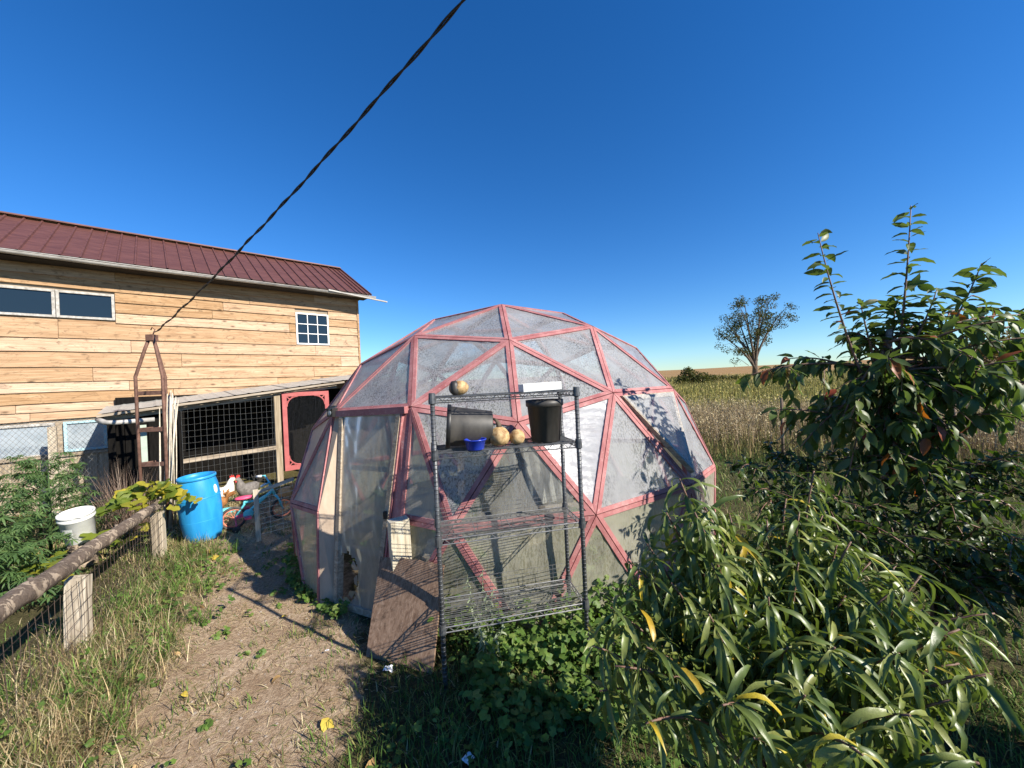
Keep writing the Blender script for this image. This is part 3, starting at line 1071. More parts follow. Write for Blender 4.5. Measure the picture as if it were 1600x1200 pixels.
ck.add([p for p in ckp] + [p - ckn * .015 for p in ckp], [tuple(range(m5)), tuple(reversed(range(m5, 2 * m5)))] + [(i, (i + 1) % m5, m5 + (i + 1) % m5, m5 + i) for i in range(m5)])
ck.build('door_cheek', M['cream'], dome, label='cream plywood cheek beside the door')
rk = MB()
rkp = [TR, pC, pY, pBR + nout * .02, BR + u_ * .03]
rk.add(rkp, [(0, 1, 2), (0, 2, 4), (2, 3, 4)])
rk.build('door_cheek', M['pink'], dome)
rj = MB().bar(TR + u_ * .02, BR + u_ * .02 + Vector((0, 0, -.05)), .05, .05, dn)
rj.build('door_jamb', M['pink'], dome)
MB().box((-.012, -.02, -.03), (.012, .02, .03), Matrix.Translation(TR.lerp(BR, .52) + dn * .04)).build('latch', M['black'], door_o)

# solar lamp above the dome door
lm = thing('solar_lamp', 'small black solar lamp fixed above the dome door corner', 'lamp', pD + nout * .06 + u_ * .06)
MB().box((-.045, -.03, -.045), (.045, .03, .04)).build('housing', M['black'], lm, rot=(0, 0, math.atan2(u_.y, u_.x)))
MB().box((-.04, -.05, .042), (.04, .045, .052)).build('solar_panel', M['glass'], lm, rot=(R(18), 0, math.atan2(u_.y, u_.x)))
MB().lathe([(0, -.012), (.022, -.012), (.026, 0), (0, .004)], 12, Matrix.Rotation(R(90), 4, 'X') @ Matrix.Translation((0, -.005, .035))).build('lens', M['pane_dusty'], lm, rot=(0, 0, math.atan2(u_.y, u_.x)))

# things inside the dome, seen dimly
cs = MB()
nn = 48
for k in range(nn + 1):
    xx = k / nn * .75
    for zz in (0, .62):
        cs.v.append((xx, .02 * math.cos(k * math.pi / 3), zz))
for k in range(nn):
    cs.f.append((2 * k, 2 * k + 2, 2 * k + 3, 2 * k + 1))
o = cs.build('corrugated_sheet', M['roof_white'], None, True, loc=(.00, -2.08, .735), rot=(R(-13), R(-6), R(4)))
tag(o, 'pale corrugated sheet leaning behind the cloudy film inside the dome', 'roofing sheet')
o = MB().lathe([(0, 0), (.14, 0), (.15, .02), (.17, .34), (.185, .35), (.185, .37), (.16, .37), (.15, .06), (0, .06)], 24).build('yellow_bucket', mat_simple('yellow_plastic', (.50, .36, .05), (.62, .46, .08), 5, .4, 0, 0), None, True, loc=(.72, -1.95, .33))
tag(o, 'yellow bucket inside the dome behind the lower film', 'bucket')
tb = MB()
for (x0, x1) in ((-.9, .2), (.22, 1.3)):
    tb.box((x0, -2.0, .29), (x1, -1.55, .325))
o = thing('plant_bench', 'low wooden bench inside the dome carrying a sheet and a bucket', 'bench', (0, -1.8, 0))
for (x0, x1) in ((-.9, .2), (.22, 1.3)):
    MB().box((x0, -.25, .285), (x1, .22, .325)).build('plank', M['old_wood'], o)
for xx in (-.8, .15, 1.15):
    MB().box((xx, -.2, 0), (xx + .08, .17, .285)).build('leg', M['old_wood_z'], o)
MB().box((.0, -.30, .325), (.78, -.20, .73)).build('riser', M['old_wood'], o)

# leafy plants growing against the film inside
def lobed_small(seed, n=12):
    r2 = random.Random(seed)
    V = [(.35, 0, 0)]
    for k in range(n):
        a = -math.pi + 2 * math.pi * k / n
        rr = .45 + .10 * math.cos(4 * a) + .06 * r2.random()
        V.append((.35 + rr * math.cos(a), rr * math.sin(a) * .8, -.08 * math.cos(2 * a)))
    return np.array(V), np.array([(0, 1 + k, 1 + (k + 1) % n) for k in range(n)])
for (bx, by, h, lab) in ((-.55, -2.16, .85, 'leafy green plant inside the dome behind the plywood'), (.55, -2.2, .7, 'leafy green plant inside the dome behind the wire rack'), (1.25, -1.75, .9, 'leafy green plant inside the dome near the vent flap'), (-1.35, -1.35, .8, 'leafy green plant inside the dome behind the door')):
    pp_ = thing('greenhouse_plant', lab, 'plant', (bx, by, 0))
    MB().tube([(0, 0, 0), (.01, .01, h * .5), (0, .02, h)], [.012, .009, .004], 6).build('stem', M['leaf_weed'], pp_, True)
    Vs, Ts, off = [], [], 0
    tpl_ = [lobed_small(q) for q in range(3)]
    for k in range(170):
        a = rnd.uniform(0, 6.28); rr = .22 * rnd.random() ** .6
        p = np.array((rr * math.cos(a), rr * math.sin(a) * .7, h * rnd.uniform(.1, 1.0)))
        Mr = np.array(Matrix.Rotation(rnd.uniform(0, 6.28), 3, 'Z') @ Matrix.Rotation(rnd.uniform(-.9, .9), 3, 'X') @ Matrix.Rotation(rnd.uniform(-.9, .9), 3, 'Y'))
        tv, tt = tpl_[k % 3]
        Vs.append(tv * rnd.uniform(.06, .12) @ Mr.T + p); Ts.append(tt + off); off += len(tv)
    trimesh('foliage', np.concatenate(Vs), np.concatenate(Ts), M['leaf_weed'], pp_, None, True, kind='stuff')

# ================================================================== WIRE SHELF
shf_l, shf_r = Vector((-.585, -3.19, 0)), Vector((.345, -3.065, 0))
sang = math.atan2(shf_r.y - shf_l.y, shf_r.x - shf_l.x)
SW, SDp = (shf_r - shf_l).length, .33
LEV = [.40, .94, 1.47, 1.815]
shelf = thing('wire_shelf', 'tall grey wire shelving rack standing in front of the dome', 'shelf', shf_l, sang)
for (px_, py_) in ((0, 0), (SW, 0), (0, SDp), (SW, SDp)):
    pm = MB().tube([(px_, py_, .0), (px_, py_, 1.84)], .0145, 12)
    z = .03
    while z < 1.83:
        pm.tube([(px_, py_, z), (px_, py_, z + .006)], .0155, 12)
        z += .0254
    post = pm.build('post', M['shelf'], shelf, True)
    for z in LEV:
        MB().lathe([(.0158, -.035), (.024, -.03), (.0205, .03), (.0158, .03)], 12, Matrix.Translation((px_, py_, z - .005))).build('collar', M['shelf'], post)
def zigzag(mb, a, b, z0, z1, n, r):
    a, b = Vector(a), Vector(b)
    pts_ = []
    for k in range(n + 1):
        p = a.lerp(b, k / n)
        pts_.append((p.x, p.y, z1 if k % 2 else z0))
    mb.tube(pts_, r, 4, False)
for li, z in enumerate(LEV):
    fm = MB()
    cr_ = [(0, 0), (SW, 0), (SW, SDp), (0, SDp)]
    for i in range(4):
        a, b = cr_[i], cr_[(i + 1) % 4]
        fm.tube([(a[0], a[1], z), (b[0], b[1], z)], .0045, 6)
        fm.tube([(a[0], a[1], z - .032), (b[0], b[1], z - .032)], .0040, 6)
        zigzag(fm, a, b, z - .032, z, 26 if i % 2 == 0 else 10, .003)
    m2 = M['shelf_wire'] if li < 2 else M['shelf']
    lev = fm.build('shelf_level', m2, shelf)
    wm2 = MB()
    nw = 15
    for k in range(1, nw):
        y = SDp * k / nw
        wm2.tube([(0, y, z + .002), (SW / 2, y, z + rnd.uniform(-.004, .001)), (SW, y, z + .002)], .0021, 4, False)
    for k in range(1, 4):
        xx = SW * k / 4
        wm2.tube([(xx, 0, z - .005), (xx, SDp, z - .005)], .003, 4, False)
    if li < 2:   # wire basket rims
        for yy in (0, SDp):
            for zz in ((.03, .06, .09) if li == 1 else (.03, .06, .09, .12)):
                wm2.tube([(0, yy, z + zz), (SW, yy, z + zz)], .0016, 4, False)
            for k in range(9 if li == 0 else 7):
                xx = SW * k / (8 if li == 0 else 6)
                wm2.tube([(xx, yy, z), (xx, yy, z + (.12 if li == 0 else .09))], .0016, 4, False)
    wm2.build('wire_grid', m2, lev)
# things standing on the shelf (shelf frame -> world)
SHM = Matrix.Translation(shf_l) @ Matrix.Rotation(sang, 4, 'Z')
def on_shelf(x, y, lev): return SHM @ Vector((x, y, LEV[lev] + .0045))
def pot_profile(rt, rb, h, th=.004):
    return [(0, 0), (rb * .96, 0), (rb, .004), (rb + (rt - rb) * .82, h * .84), (rt * 1.0, h * .845), (rt * 1.035, h * .86), (rt * 1.045, h), (rt * 1.02, h), (rt * .97, h * .86), (rb + (rt - rb) * .8 - th, h * .8), (rb - th, th), (0, th)]
def ribs(r_, z, t):
    return r_ * (1 + (.022 * max(-.3, math.cos(t * 16)) if .003 < z < .235 else 0))
o = MB().lathe(pot_profile(.125, .098, .285), 72, None, ribs).build('plant_pot', M['black_pot'], None, True, loc=on_shelf(.76, .15, 2), rot=(0, 0, .3))
tag(o, 'upright black ribbed nursery pot on the rack beside the post', 'plant pot')
lie = thing('plant_pot', 'smooth black pot lying on its side at the end of the rack', 'plant pot', on_shelf(.20, .17, 2))
Mx = Matrix.Translation((-.115, 0, .142)) @ Matrix.Rotation(sang - .05, 4, 'Z') @ Matrix.Rotation(R(90 + 5), 4, 'Y')
MB().lathe([(0, .30), (.108, .30), (.112, .295), (.134, .02), (.142, .018), (.143, 0), (.137, 0), (.130, .02), (.106, .29), (0, .29)], 48, Mx).build('pot_wall', M['black_pot'], lie, True)
MB().lathe([(.1435, .000), (.147, .004), (.147, .024), (.1435, .028)], 48, Mx).build('rim', M['black'], lie, True)
def gourd(name, pos, r, tall, lab, tilt=(0, 0, 0), neck=True):
    g = thing(name, lab, 'gourd', pos)
    g.rotation_euler = tilt
    prof = [(0, 0), (r * .45, .004), (r * .8, r * .22), (r, r * .75), (r * .93, r * 1.25), (r * .66, r * 1.62), (r * .32, r * 1.82), (0, r * 1.86)]
    prof = [(a, b * tall) for a, b in prof]
    MB().lathe(prof, 28, None, lambda r_, z, t: r_ * (1 + .025 * math.cos(t * 5 + 1))).build('gourd_body', M['gourd'], g, True)
    if neck:
        zt = r * 1.78 * tall
        MB().tube([(0, 0, zt), (.002, 0, zt + .02), (.02, .0, zt + .045), (.045, 0, zt + .055)], [.02, .016, .011, .008], 10).build('stem', M['bark'], g, True)
    return g
gourd('gourd', on_shelf(.425, .10, 2), .068, 1.0, 'larger tan gourd with a dark bent stem on the rack', (0, 0, 2.4))
gourd('gourd', on_shelf(.548, .11, 2), .053, 1.0, 'smaller round tan gourd without a stem on the rack', (0, 0, .6), False)
tg = gourd('gourd', on_shelf(.17, .12, 3) + Vector((-.04, 0, .048)), .048, 1.25, 'dark spotted gourd lying on the top wire of the rack', (R(8), R(88), .5), False)
MB().lathe([(0, 0), (.03, 0), (.044, .012), (.047, .04), (.03, .05)], 20, None, lambda r_, z, t: r_ * (1 + .12 * math.cos(t * 3 + 2))).build('dark_rot', M['black_pot'], tg, True, loc=(.0, 0, -.012))
o = MB().lathe([(0, 0), (.052, 0), (.055, .003), (.066, .058), (.072, .060), (.072, .066), (.064, .066), (.062, .06), (.051, .006), (0, .006)], 32).build('bowl', M['bowl_blue'], None, True, loc=on_shelf(.255, .028, 2))
tag(o, 'small dark blue plastic bowl on the rack before the lying pot', 'bowl')
tr = MB()
tr.box((-.125, -.07, 0), (.125, .07, .006)).box((-.135, -.078, .004), (.135, -.068, .058)).box((-.135, .068, .004), (.135, .078, .058)).box((-.135, -.068, .005), (-.125, .068, .057)).box((.125, -.068, .005), (.135, .068, .057))
o = tr.build('white_tray', M['white_paint'], None, loc=on_shelf(.74, .18, 3), rot=(0, R(-1.5), sang))
tag(o, 'shallow white plastic tray on the top wire of the rack', 'tray')

# plywood sheet and post before the door
a, b = Vector((-1.185, -2.79, -.01)), Vector((-.690, -3.03, -.02))
tl, tr2 = Vector((-1.150, -2.43, .545)), Vector((-.615, -2.73, .59))
bo = Vector((.09, .10, 0)) * 0
nx_b, nz_b = 22, 16
pn = (b - a).cross(tl - a).normalized()
if pn.dot(CAM - a) < 0: pn = -pn
vs_, fs_ = [], []
for side in (0, 1):
    for i in range(nz_b + 1):
        for j in range(nx_b + 1):
            u, v = j / nx_b, i / nz_b
            top = tl.lerp(tr2, u)
            if i == nz_b:
                top = top + Vector((0, 0, 1)) * (.018 * mnoise.noise(Vector((u * 9, 0, 2))) - .012 * (u > .85))
            p = a.lerp(b, u).lerp(top, v)
            p = p + pn * (.010 * math.sin(u * 3) * v)
            vs_.append(p - pn * .016 * side - a)
st_ = (nz_b + 1) * (nx_b + 1)
for i in range(nz_b):
    for j in range(nx_b):
        o = i * (nx_b + 1) + j
        fs_.append((o, o + 1, o + nx_b + 2, o + nx_b + 1))
        fs_.append((st_ + o, st_ + o + nx_b + 1, st_ + o + nx_b + 2, st_ + o + 1))
per = [j for j in range(nx_b + 1)] + [i * (nx_b + 1) + nx_b for i in range(1, nz_b + 1)] + [nz_b * (nx_b + 1) + j for j in range(nx_b - 1, -1, -1)] + [i * (nx_b + 1) for i in range(nz_b - 1, 0, -1)]
for k in range(len(per)):
    p, q = per[k], per[(k + 1) % len(per)]
    fs_.append((p, st_ + p, st_ + q, q))
o = MB().add(vs_, fs_).build('plywood_sheet', M['plywood'], None, loc=a)
tag(o, 'weathered brown plywood offcut leaning against the rack and the door post', 'plywood')
wpst = MB()
wx, wy = -.97, -2.47
wpst.box((-.075, -.05, -.05), (.075, .05, .855))
o = wpst.build('door_post', mat_wood('pale_cracked_timber', (.30, .25, .17), (.52, .46, .34), (.66, .60, .48), 2, False, var=.02), None, loc=(wx, wy, 0), rot=(R(1), R(-1.5), .45))
tag(o, 'short pale squared timber post standing before the dome door', 'post')

# ================================================================== LOG RAIL FENCE
def log_path(p0, p1, n, wob, seed):
    p0, p1 = Vector(p0), Vector(p1)
    out = []
    for i in range(n + 1):
        t = i / n
        p = p0.lerp(p1, t)
        p += Vector((mnoise.noise(Vector((t * 3, seed, 0))), mnoise.noise(Vector((t * 3, seed, 5))), mnoise.noise(Vector((t * 3, seed, 9))))) * wob
        out.append(p)
    return out
m_, nt_, b_ = mat('peeling_log_bark')
v_ = coords(nt_, (1, 1, 1))
f1_, f2_ = noise(nt_, v_, 9, 8, .65, 1.2), noise(nt_, v_, 45, 6, .7)
c_ = ramp(nt_, f2_, [(.3, (.075, .055, .042)), (.6, (.17, .13, .10)), (.8, (.25, .20, .155))]).outputs[0]
pl_ = ramp(nt_, f1_, [(.52, (0, 0, 0)), (.56, (1, 1, 1))])
c_ = mixc(nt_, pl_.outputs[0], c_, (.36, .285, .21))
nt_.links.new(c_, b_.inputs['Base Color'])
b_.inputs['Roughness'].default_value = .85
b_.inputs['Specular IOR Level'].default_value = .15
hm_ = N(nt_, 'ShaderNodeMath', operation='SUBTRACT')
nt_.links.new(f2_, hm_.inputs[0]); nt_.links.new(pl_.outputs[0], hm_.inputs[1])
bump(nt_, hm_.outputs[0], b_, .7, .008)
M['log'] = m_
fence = thing('rail_fence', 'low fence of one peeling log rail on squared posts with wire mesh below', 'fence', (-3.4, -2.37, 0))
L0, L1 = Vector((-2.55, -4.15, .80)), Vector((-4.30, -.50, .605))
org = Vector((-3.4, -2.37, 0))
lp = log_path(L0 - org, L1 - org, 120, .03, 3.1)
lr = [.064 - .016 * i / 120 + .005 * mnoise.noise(Vector((i * .12, 7, 0))) for i in range(121)]
lg = MB().tube(lp, lr, 14)
lg.v = [tuple(Vector(v) + Vector((mnoise.noise(Vector(v) * 14), mnoise.noise(Vector(v) * 14 + Vector((9, 0, 0))), mnoise.noise(Vector(v) * 14 + Vector((0, 9, 0))))) * .008 + Vector((mnoise.noise(Vector(v) * 5), mnoise.noise(Vector(v) * 5 + Vector((3, 0, 0))), mnoise.noise(Vector(v) * 5 + Vector((0, 3, 0))))) * .012) for v in lg.v]
lg.build('log_rail', M['log'], fence, True)
for kx in (18, 39, 57, 81, 99):
    p = Vector(lp[kx]); d = Vector((rnd.uniform(-1, 1), rnd.uniform(-1, 0), rnd.uniform(0, 1))).normalized()
    MB().tube([p + d * .03, p + d * (lr[kx] + .018)], [.016, .010], 8).build('knot', M['log'], fence, True)
for (x, y, w_, h) in ((-3.40, -2.43, .125, .57), (-4.17, -.72, .11, .55), (-2.72, -3.85, .12, .68)):
    pb = MB()
    vs0 = []
    for (zz, sc_) in ((-.05, 1.0), (.18, 1.02), (.4, .97), (h, .96)):
        vs0.append((zz, sc_))
    for i, (zz, sc_) in enumerate(vs0):
        for (sx, sy) in ((-1, -.7), (1, -.7), (1, .7), (-1, .7)):
            pb.v.append((sx * w_ / 2 * sc_ + rnd.uniform(-.004, .004), sy * w_ / 2 * sc_ + rnd.uniform(-.004, .004), zz + (rnd.uniform(-.015, .015) if i == 3 else 0)))
    for i in range(3):
        for j in range(4):
            pb.f.append((i * 4 + j, i * 4 + (j + 1) % 4, i * 4 + 4 + (j + 1) % 4, i * 4 + 4 + j))
    pb.f.append((12, 13, 14, 15))
    pb.build('post', M['old_wood_z'], fence, loc=(x - org.x, y - org.y, 0), rot=(R(rnd.uniform(-2, 2)), R(rnd.uniform(-2, 2)), .35))
fw_ = MB()
A2, B2 = Vector((-2.75, -3.75, 0)) - org, Vector((-4.16, -.74, 0)) - org
nv = 46
for k in range(nv + 1):
    p = A2.lerp(B2, k / nv)
    bx_ = .02 * mnoise.noise(Vector((k * .3, 0, 0)))
    fw_.tube([(p.x + .05, p.y, 0), (p.x + .05 + bx_, p.y + bx_, .3), (p.x + .045, p.y, .60)], .0019, 3, False)
for zz in np.arange(.06, .62, .085):
    fw_.tube([(A2.lerp(B2, t).x + .05, A2.lerp(B2, t).y + .015 * math.sin(t * 20 + zz * 30), zz + .012 * math.sin(t * 11 + zz * 7)) for t in np.linspace(0, 1, 24)], .0019, 3, False)
fw_.build('wire_mesh', mat_simple('dark_rusted_wire', (.04, .028, .022), (.09, .06, .045), 18, .8, .1, 0), fence)

# ================================================================== STEEL TRIPOD, STAKES, CABLE
tw = thing('steel_mast', 'rusty three legged steel mast top that holds the overhead cable', 'mast', (-5.06, .42, 0))
for (bx, by) in ((-.20, -.06), (.19, -.09), (.0, .2)):
    MB().tube([(bx * .95, by, 0), (bx, by, 1.6), (bx * 1.0, by, 2.22), (bx * .42, by * .4, 2.62), (bx * .12, by * .1, 2.80)], .021, 8).build('leg', M['rust'], tw, True)
for z, s_ in ((1.98, 1.0), (.95, 1.0), (1.45, 1.0)):
    br = MB()
    q = [(-.2, -.06, z), (.19, -.09, z), (0, .2, z)]
    for i in range(3):
        br.bar(q[i], q[(i + 1) % 3], .05, .01, (0, 0, 1)) if False else br.bar(q[i], q[(i + 1) % 3], .012, .06)
    br.build('brace', M['rust'], tw)
MB().box((-.05, -.05, 2.74), (.05, .05, 2.83)).build('cap', M['rust'], tw)
MB().tube([(.03, -.02, 2.82), (.07, -.03, 2.90), (.05, -.05, 2.93), (.03, -.05, 2.89)], .008, 6).build('hook', M['rust'], tw, True)
cbase = Vector((-5.0, .40, 2.84))
cdir = Vector((-.211 + 5.003, -3.562 - .416, 0)).normalized()
cpts = [(0, 2.84), (2.3, 3.17), (3.49, 3.39), (4.34, 3.54), (5.16, 3.72), (5.69, 3.83), (6.23, 3.95), (8, 4.38), (11, 5.2)]
dense = []
for (s0, z0), (s1, z1) in zip(cpts[:-1], cpts[1:]):
    m_n = max(2, int((s1 - s0) / .035))
    for k in range(m_n):
        t = k / m_n
        dense.append((s0 + (s1 - s0) * t, z0 + (z1 - z0) * t))
sm_ = np.array(dense)
kz = np.convolve(np.pad(sm_[:, 1], 20, mode='edge'), np.ones(41) / 41, 'valid')
cable = thing('overhead_cable', 'black twisted overhead cable sagging down to the steel mast', 'cable', cbase)
for ph in (0, math.pi):
    pth = []
    side = Vector((-cdir.y, cdir.x, 0))
    for (s_, _), z in zip(dense, kz):
        a = s_ * 13 + ph
        ra = .0062
        kink = .012 * math.sin(s_ * 9.0) * math.exp(-s_ * .35)
        pth.append(cdir * s_ + side * (ra * math.cos(a) + kink) + Vector((0, 0, z - 2.84 + ra * math.sin(a))))
    MB().tube(pth, .0065, 6).build('strand', M['cable'], cable, True)
st = thing('garden_stakes', 'bundle of pale dry cane stakes leaning against the mast', 'stakes', (-4.90, .38, 0))
M['cane'] = mat_simple('pale_cane', (.42, .37, .28), (.62, .56, .45), 20, .7, 0, .1)
for k in range(24):
    x0 = rnd.uniform(-.10, .06); y0 = rnd.uniform(-.10, .05)
    x1 = x0 * .9 + rnd.uniform(.02, .20); y1 = y0 + rnd.uniform(.0, .14)
    hh_ = rnd.uniform(1.72, 2.02)
    if k > 20: x1, hh_ = x0 - .02, rnd.uniform(1.2, 1.9)
    MB().tube([(x0, y0, 0), ((x0 + x1) / 2 + rnd.uniform(-.015, .015), (y0 + y1) / 2, hh_ / 2), (x1, y1, hh_)], [.0075, .007, .005], 6).build('cane', M['cane'], st, True)

# ================================================================== BLUE DRUM
drum = thing('blue_drum', 'bright blue open plastic drum standing by the pen path', 'drum', (-4.06, -.16, 0), rot=(R(2), R(-3.0), .3))
drum.scale = (.79, .79, 1)
HB = .865
MB().lathe([(0, .01), (.20, .0), (.235, .012), (.262, .10), (.285, .28), (.292, .43), (.288, .58), (.272, .72), (.252, .795), (.246, .82), (.246, .845), (.232, .845), (.232, .80), (.26, .70), (.27, .43), (.22, .03), (0, .03)], 48, None, lambda r_, z, t: r_ * (1 + .004 * math.sin(3 * t + z * 9))).build('drum_body', M['blue_plastic'], drum, True)
MB().lathe([(.247, .815), (.262, .818), (.265, .835), (.262, .852), (.247, .855), (.243, .84)], 48).build('rim', M['blue_plastic'], drum, True)
for z in (.285, .575):
    rr = .2925 if z > .4 else .2865
    MB().lathe([(rr - .008, z - .012), (rr + .003, z), (rr - .008, z + .012)], 48).build('hoop', M['blue_plastic'], drum, True)
a_ = -.32
MB().lathe([(0, .002), (.055, .002), (.058, 0)], 20, Matrix.Rotation(a_, 4, 'Z') @ Matrix.Translation((.279, 0, .66)) @ Matrix.Scale(.62, 4, (0, 1, 0)) @ Matrix.Rotation(R(84), 4, 'Y')).build('sticker', M['paper'], drum)

# white pail tipped over on the plants
pail = thing('white_pail', 'dirty white plastic pail with a faded printed label tilted on a stump', 'pail', (-4.95, -.80, .315), rot=(R(8), R(9), -.5))
MB().lathe([(0, 0), (.118, 0), (.122, .005), (.143, .265), (.150, .27), (.152, .29), (.148, .295), (.146, .318), (.152, .322), (.150, .34), (.142, .34), (.136, .30), (.114, .012), (0, .012)], 40).build('pail_wall', M['white_paint'], pail, True)
lb = MB()
for i in range(9):
    a = -1.35 + i * .09
    for zz, rr in ((.08, .1292), (.20, .1390)):
        lb.v.append((rr * math.cos(a), rr * math.sin(a), zz))
for i in range(8):
    lb.f.append((2 * i, 2 * i + 2, 2 * i + 3, 2 * i + 1))
lb.build('printed_label', mat_simple('faded_grey_print', (.30, .34, .31), (.70, .70, .66), 60, .6, 0, 0), pail)
MB().tube([(.152 * math.cos(t), .152 * math.sin(t), .30 - .11 * math.sin(t)) for t in np.linspace(math.pi, 2 * math.pi, 16)], .003, 5).build('bail_handle', M['steel'], pail)
stm = MB().tube([(0, 0, -.03), (.005, .0, .15), (.0, .005, .312)], [.135, .12, .115], 14)
o = stm.build('stump', M['log'], None, False, loc=(-4.95, -.80, 0))
tag(o, 'short cut log stump under the white pail', 'stump')

# ================================================================== CHAIN LINK FENCE by the barn windows
cf = thing('chain_link_fence', 'slack chain link fence in front of the dusty stall windows', 'fence', BW + Vector((BD.y, -BD.x, 0)) * .62, BTH)
for xx in (-1.7, .62):
    MB().box((xx - .05, -.01, 0), (xx + .05, .07, 1.50)).build('post', M['old_wood_z'], cf)
cm = MB()
pitch = .068
x0, x1, zb, zt = -1.8, 1.42, .35, 1.60
def wv(x, z): return -.03 + .025 * math.sin(x * 3.1 + z * 2)
k = x0 - (zt - zb)
while k < x1 + (zt - zb):
    for sgn in (1, -1):
        pp = []
        for i in range(26):
            z = zb + (zt - zb) * i / 25
            x = k + sgn * (z - zb) * .72
            if x0 <= x <= x1:
                pp.append((x, wv(x, z) + .004 * sgn, z + .015 * math.sin(x * 2.3)))
        if len(pp) > 1:
            cm.tube(pp, .0021, 3, False)
    k += pitch
cm.build('wire_mesh', M['steel'], cf)

# ================================================================== LITTLE WIRE GATE leaning by the dome
gt = thing('wire_gate', 'small wire gate with one grey wooden stile leaning beside the dome', 'gate', (-3.23, -.41, 0), rot=(R(-6), R(-2), .35))
MB().box((-.025, -.012, .0), (.03, .012, .66)).build('stile', M['old_wood_z'], gt)
MB().bar((.03, 0, .62), (.44, .03, .72), .03, .045).build('rail', M['old_wood'], gt)
gw = MB()
for k in range(9):
    z = .08 + k * .065
    gw.tube([(.03, 0, z), (.22, .02, z + .012), (.42, .03, z + .03)], .0026, 4, False)
for xx in (.14, .28, .42):
    gw.tube([(xx, .02, .06), (xx, .03, .66)], .0022, 4, False)
gw.build('wire_mesh', M['steel'], gt)

# ================================================================== CHILD'S BICYCLE
M['bike_blue'] = mat_simple('pale_turquoise_paint', (.10, .50, .56), (.16, .60, .66), 8, .35, 0, 0)
M['bike_pink'] = mat_simple('hot_pink_plastic', (.60, .06, .14), (.70, .10, .20), 8, .4, 0, 0)
M['rim_orange'] = mat_simple('coral_rim', (.55, .16, .10), (.65, .24, .16), 8, .45, 0, 0)
M['tyre'] = mat_simple('dusty_tyre', (.03, .028, .026), (.10, .09, .08), 12, .8, 0, .2)
bike = thing('childs_bicycle', "child's turquoise bicycle with coral rims and a training wheel", 'bicycle', (-3.86, .12, 0), rotz=.43, rot=(R(7), 0, .62))
# local x forwards from the rear wheel
RW, WB = .165, .60
def wheel(x):
    wl = MB()
    wl.tube([(x + (RW - .018) * math.cos(t), 0, RW + (RW - .018) * math.sin(t)) for t in np.linspace(0, 2 * math.pi, 29)], .019, 8, False)
    wo = wl.build('wheel', M['tyre'], bike, True)
    MB().tube([(x + (RW - .042) * math.cos(t), 0, RW + (RW - .042) * math.sin(t)) for t in np.linspace(0, 2 * math.pi, 29)], .011, 6, False).build('rim', M['rim_orange'], wo, True)
    s_ = MB()
    for k in range(10):
        t = k * math.pi / 5
        s_.tube([(x, 0, RW), (x + (RW - .045) * math.cos(t), 0, RW + (RW - .045) * math.sin(t))], .0035, 4)
    s_.tube([(x, -.045, RW), (x, .045, RW)], .016, 8)
    s_.build('spokes', M['rim_orange'], wo)
wheel(0); wheel(WB)
fr = MB()
fr.tube([(.02, 0, RW), (.16, 0, .20), (.40, 0, .40), (.47, 0, .46)], .022, 8)
fr.tube([(.02, 0, RW + .01), (.13, 0, .33), (.14, 0, .42)], .017, 8)
fr.tube([(.135, 0, .36), (.30, 0, .36), (.455, 0, .43)], .019, 8)
fr.build('frame', M['bike_blue'], bike, True)
fk = MB()
fk.tube([(WB, -.05, RW), (WB - .05, -.05, .33), (WB - .10, -.02, .40)], .013, 8)
fk.tube([(WB, .05, RW), (WB - .05, .05, .33), (WB - .10, .02, .40)], .013, 8)
fk.tube([(WB - .09, 0, .38), (WB - .16, 0, .56)], .018, 8)
fk.build('fork', M['bike_blue'], bike, True)
MB().tube([(WB - .24, -.22, .64), (WB - .19, -.18, .65), (WB - .15, -.06, .57), (WB - .15, .06, .57), (WB - .19, .18, .65), (WB - .24, .22, .64)], .012, 8).build('handlebar', M['bike_blue'], bike, True)
for sg in (-1, 1):
    MB().tube([(WB - .23, sg * .20, .645), (WB - .29, sg * .25, .635)], .017, 8).build('grip', M['white_paint'], bike, True)
MB().lathe([(0, 0), (.055, .0), (.06, .02), (.05, .03), (0, .036)], 16, Matrix.Translation((.13, 0, .42)) @ Matrix.Scale(1.9, 4, (1, 0, 0))).build('saddle', M['bike_pink'], bike, True)
MB().lathe([(0, -.008), (.06, -.008), (.068, 0), (.06, .008), (0, .008)], 20, Matrix.Translation((.17, -.045, .20)) @ Matrix.Rotation(R(90), 4, 'X')).build('chain_guard', M['bike_blue'], bike, True)
MB().bar((.03, -.045, .18), (.17, -.045, .215), .012, .05).build('chain_guard', M['bike_pink'], bike)
tn = MB().tube([(.02, -.03, RW), (.02, -.14, .12), (.02, -.15, .06)], .009, 6).build('training_wheel', M['bike_pink'], bike, True)
MB().lathe([(0, -.012), (.045, -.012), (.05, 0), (.045, .012), (0, .012)], 16, Matrix.Translation((.02, -.165, .052)) @ Matrix.Rotation(R(90), 4, 'X')).build('tyre', M['tyre'], tn, True)
for (y, dz) in ((-.09, -.04), (.09, .04)):
    MB().box((.12, y - .04, .19 + dz), (.20, y + .04, .215 + dz)).build('pedal', M['bike_pink'], bike)
# loose toy
toy = thing('toy_scooter', 'small pink and turquoise toy lying behind the bicycle', 'toy', (-4.42, .85, .01), rotz=.4)
MB().lathe([(0, 0), (.06, 0), (.08, .04), (.06, .09), (0, .1)], 14, Matrix.Scale(1.8, 4, (1, 0, 0))).build('toy_body', M['bike_blue'], toy, True)
MB().lathe([(0, 0), (.05, 0), (.06, .05), (.03, .09), (0, .1)], 12, Matrix.Translation((-.16, 0, .0))).build('toy_nose', M['bike_pink'], toy, True)

